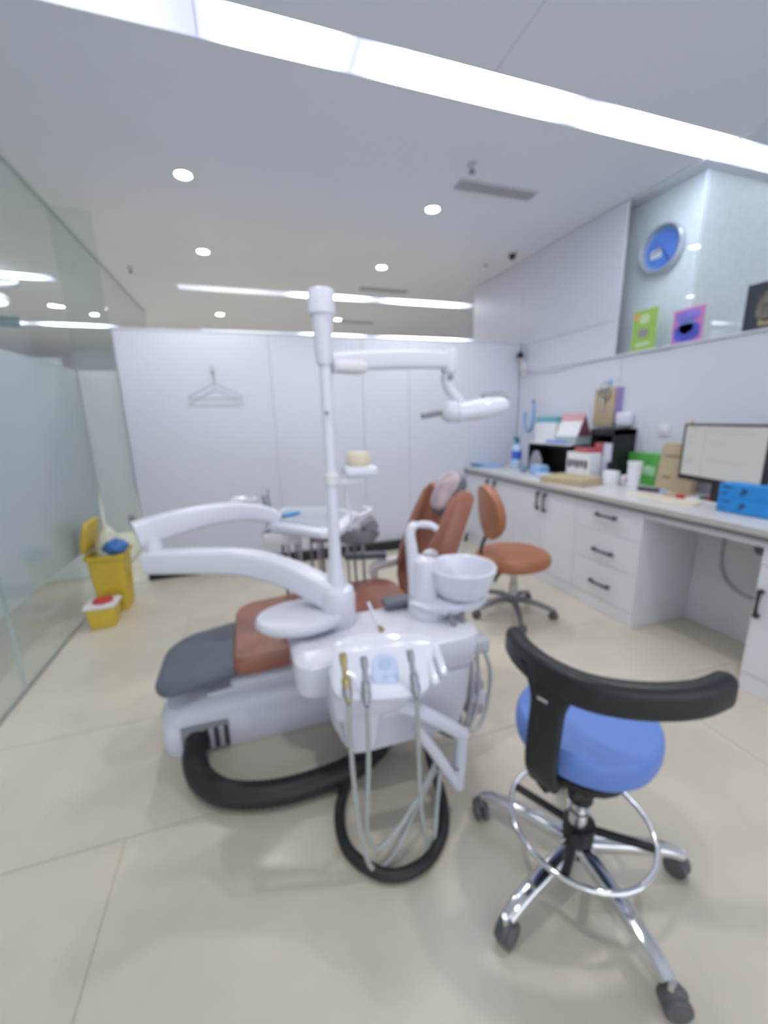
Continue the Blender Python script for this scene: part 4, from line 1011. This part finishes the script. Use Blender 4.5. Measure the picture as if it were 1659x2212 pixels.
LIME = mat('lime_print', (0.34, 0.55, 0.10), 0.5)
ORNG = mat('orange_print', (0.70, 0.42, 0.12), 0.5)
VIO = mat('violet_print', (0.26, 0.22, 0.74), 0.5, var=0.3, scale=10)
PNK = mat('pink_violet_print', (0.62, 0.22, 0.50), 0.5)
poster('green_poster', 2.44, 2.64, 1.861, 2.15, LIME, 'lime green poster standing on the ledge left of the purple one', [(0.75, 0.98, 0.75, 0.95, ORNG), (0.3, 0.7, 0.66, 0.88, mat('pale_lime', (0.58, 0.72, 0.45), 0.5)), (0.3, 0.72, 0.32, 0.52, mat('poster_grey', (0.30, 0.26, 0.32), 0.6, var=0.5, scale=30)), (0.2, 0.8, 0.1, 0.2, mat('pale_lime', (0.58, 0.72, 0.45), 0.5))])
poster('purple_poster', 2.10, 2.31, 1.861, 2.08, PNK, 'pink and violet poster standing on the ledge below the clock', [(0.08, 0.92, 0.04, 0.55, mat('deep_blue_print', (0.07, 0.10, 0.55), 0.5, var=0.4, scale=20)), (0.12, 0.9, 0.6, 0.92, VIO), (0.3, 0.75, 0.3, 0.62, mat('aqua_print', (0.15, 0.40, 0.80), 0.5)), (0.45, 0.65, 0.25, 0.4, PAPER)])
poster('dark_picture', 1.45, 1.86, 1.861, 2.12, mat('dark_slate_print', (0.035, 0.045, 0.06), 0.4), 'dark framed picture standing on the ledge at the right edge', [(0.3, 0.85, 0.15, 0.8, mat('tan_grey_print', (0.16, 0.14, 0.11), 0.5, var=0.8, scale=18)), (0.5, 0.8, 0.06, 0.2, mat('tan_print', (0.42, 0.33, 0.20), 0.6, var=0.4, scale=30)), (0.45, 0.65, 0.35, 0.5, mat('steel_blue_print', (0.35, 0.42, 0.52), 0.6))])
ck = thing('wall_clock', 'round wall clock with a silver rim and blue dial on the pillar', 'clock', (3.09, 2.585, 2.585))
CMx = TR(3.098, 2.585, 2.585, 0, 0, radians(-90))
obj('case', lathe((0, 0, 0), [(0.155, 0.0), (0.168, 0.01), (0.170, 0.05), (0.160, 0.062), (0.148, 0.055), (0.146, 0.022)], 40, CMx, cap=False), mat('silver_plastic', (0.52, 0.54, 0.60), 0.3, metal=0.3), ck)
di = obj('dial', lathe((0, 0, 0), [(0.15, 0.012), (0.15, 0.022), (0.02, 0.023)], 40, CMx), mat('clock_blue', (0.10, 0.24, 0.80), 0.3, var=0.15, scale=6), ck)
obj('emblem', plate(rr2(0.03, 0.045, 0.012), 0.023, 0.025, CMx @ TR(-0.02, 0.05, 0)), PAPER, di, smooth=False)
for i, (ang, L) in enumerate(((100, 0.08), (215, 0.11))):
    obj('hand', box(0, L, -0.004, 0.004, 0.027, 0.029, 0, 1, CMx @ Matrix.Rotation(radians(ang), 4, 'Z')), DKBLUE, di, smooth=False)
obj('tick_ring', loft([[CMx @ Vector((r * cos(2 * pi * i / 40), r * sin(2 * pi * i / 40), 0.0232)) for i in range(40)] for r in (0.128, 0.140)], cap=False), SKY, di, smooth=False)
# coat hanger on the partition
hg = thing('coat_hanger', 'white wire coat hanger on a hook on the partition', 'hanger', (-0.245, 4.02, 1.7))
obj('frame', tube([(-0.245, 4.02, 1.735), (-0.32, 4.02, 1.69), (-0.44, 4.02, 1.625), (-0.46, 4.02, 1.605), (-0.40, 4.02, 1.60), (-0.245, 4.02, 1.60), (-0.08, 4.02, 1.60), (-0.02, 4.02, 1.605), (-0.04, 4.02, 1.625), (-0.16, 4.02, 1.69), (-0.245, 4.02, 1.735)], 0.0045, 8, 4), LGREY, hg)
obj('hook', tube([(-0.245, 4.02, 1.735), (-0.245, 4.02, 1.79), (-0.225, 4.02, 1.815), (-0.245, 4.02, 1.84), (-0.265, 4.02, 1.825)], 0.0035, 8, 4), LGREY, hg)
simple('wall_hook', merge(box(-0.262, -0.235, 4.04, 4.05, 1.815, 1.88, 0.004), box(-0.256, -0.241, 4.008, 4.045, 1.818, 1.828, 0.003)), LGREY, 'small grey adhesive hook holding the coat hanger', 'hook')
# bins
wbn = thing('medical_waste_bin', 'yellow pedal bin with raised lid by the glass wall', 'bin', (-1.09, 3.48, 0))
def rect(cx, cy, hx, hy, r, z):
    return [Vector((cx + x, cy + y, z)) for x, y in rr2(hx, hy, r, 4)]


obj('body', loft([rect(-1.09, 3.47, 0.095, 0.11, 0.03, 0), rect(-1.09, 3.47, 0.115, 0.135, 0.03, 0.42), rect(-1.09, 3.47, 0.13, 0.15, 0.035, 0.43), rect(-1.09, 3.47, 0.13, 0.15, 0.035, 0.46), rect(-1.09, 3.47, 0.115, 0.135, 0.03, 0.46), rect(-1.09, 3.47, 0.10, 0.12, 0.03, 0.30)]), YELLOW, wbn)
LMx = Matrix.Translation((-1.20, 3.47, 0.47)) @ Matrix.Rotation(radians(-78), 4, 'Y')
obj('lid', pad(rr2(0.12, 0.145, 0.05), 0.035, LMx @ TR(0.125, 0, 0.0), 0.3, 0.3), YELLOW, wbn)
obj('pedal', box(-1.13, -1.05, 3.315, 3.37, 0.012, 0.03, 0.006), YELLOW, wbn)
obj('liner', loft([[Vector((-1.075 + x * s, 3.47 + y * s, z)) for x, y in ell(0.09, 0.10, 16)] for s, z in ((1.1, 0.45), (1.0, 0.53), (0.6, 0.60), (0.25, 0.645), (0.05, 0.66))]), mat('pale_liner', (0.62, 0.62, 0.50), 0.5, var=0.2), wbn)
bb = bmesh.new()
bmesh.ops.create_icosphere(bb, subdivisions=3, radius=1.0)
random.seed(4)
for v in bb.verts:
    f = 1 + 0.09 * sin(v.co.x * 7 + 1) * cos(v.co.z * 6) + 0.06 * sin(v.co.y * 11)
    v.co = Vector((-1.02 + v.co.x * 0.085 * f, 3.40 + v.co.y * 0.07 * f, 0.505 + v.co.z * 0.06 * f))
tag(obj('waste_bag', bb, BLUEBAG), 'crumpled blue plastic bag on top of the yellow pedal bin', 'bag')
shb = thing('sharps_box', 'small yellow sharps box with a white rim and red lid', 'box', (-1.09, 3.17, 0))
obj('body', loft([rect(-1.09, 3.17, 0.075, 0.065, 0.015, 0), rect(-1.09, 3.17, 0.092, 0.085, 0.02, 0.155), rect(-1.09, 3.17, 0.09, 0.083, 0.02, 0.16)]), YELLOW, shb)
obj('rim', loft([rect(-1.09, 3.17, 0.098, 0.092, 0.02, 0.155), rect(-1.09, 3.17, 0.10, 0.094, 0.02, 0.16), rect(-1.09, 3.17, 0.10, 0.094, 0.02, 0.172), rect(-1.09, 3.17, 0.09, 0.085, 0.02, 0.176)]), OFFW, shb)
obj('red_lid', lathe((0, 0, 0), [(0.062, 0.17), (0.064, 0.185), (0.058, 0.198), (0.03, 0.202)], 24, Matrix.Translation((-1.085, 3.17, 0)) @ Matrix.Diagonal((1, 0.95, 1, 1))), RED, shb)
# beyond the glass
ex = thing('exit_sign', 'small green lit exit sign hanging beyond the glass wall', 'sign', (-2.75, 6.4, 2.65))
obj('case', box(-3.05, -2.50, 6.40, 6.44, 2.57, 2.69, 0.004), mat('sign_case', (0.10, 0.16, 0.18), 0.5), ex)
obj('lit_face', box(-2.86, -2.70, 6.396, 6.40, 2.60, 2.66, 0), mat('exit_green', (0.05, 0.3, 0.15), 0.5, emit=((0.20, 0.75, 0.50), 0.7)), ex, smooth=False)
obj('rod', merge(tube([(-2.95, 6.42, 2.69), (-2.95, 6.42, CH)], 0.005, 6, 1), tube([(-2.6, 6.42, 2.69), (-2.6, 6.42, CH)], 0.005, 6, 1)), STEEL, ex)
ol = thing('surgical_lamp', 'large oval operating lamp head seen through the glass wall', 'lamp', (-2.62, 5.9, 2.75))
obj('head', lathe((-2.72, 5.9, 2.76), [(0.05, 0.08), (0.2, 0.07), (0.34, 0.03), (0.36, 0.0), (0.345, -0.012)], 32, cap=True), OFFW, ol)
obj('lens', lathe((-2.72, 5.9, 2.76), [(0.335, -0.013), (0.33, -0.02), (0.1, -0.022)], 32), mat('lamp_lens_glow', (0.8, 0.8, 0.85), 0.4, emit=((0.92, 0.92, 1.0), 1.3)), ol)
obj('arm', tube([(-2.72, 5.9, 2.84), (-2.5, 5.95, 2.9), (-2.3, 6.0, 2.94), (-2.28, 6.0, CH)], 0.03, 10), MGREY, ol)
print('objects', len(bpy.data.objects))
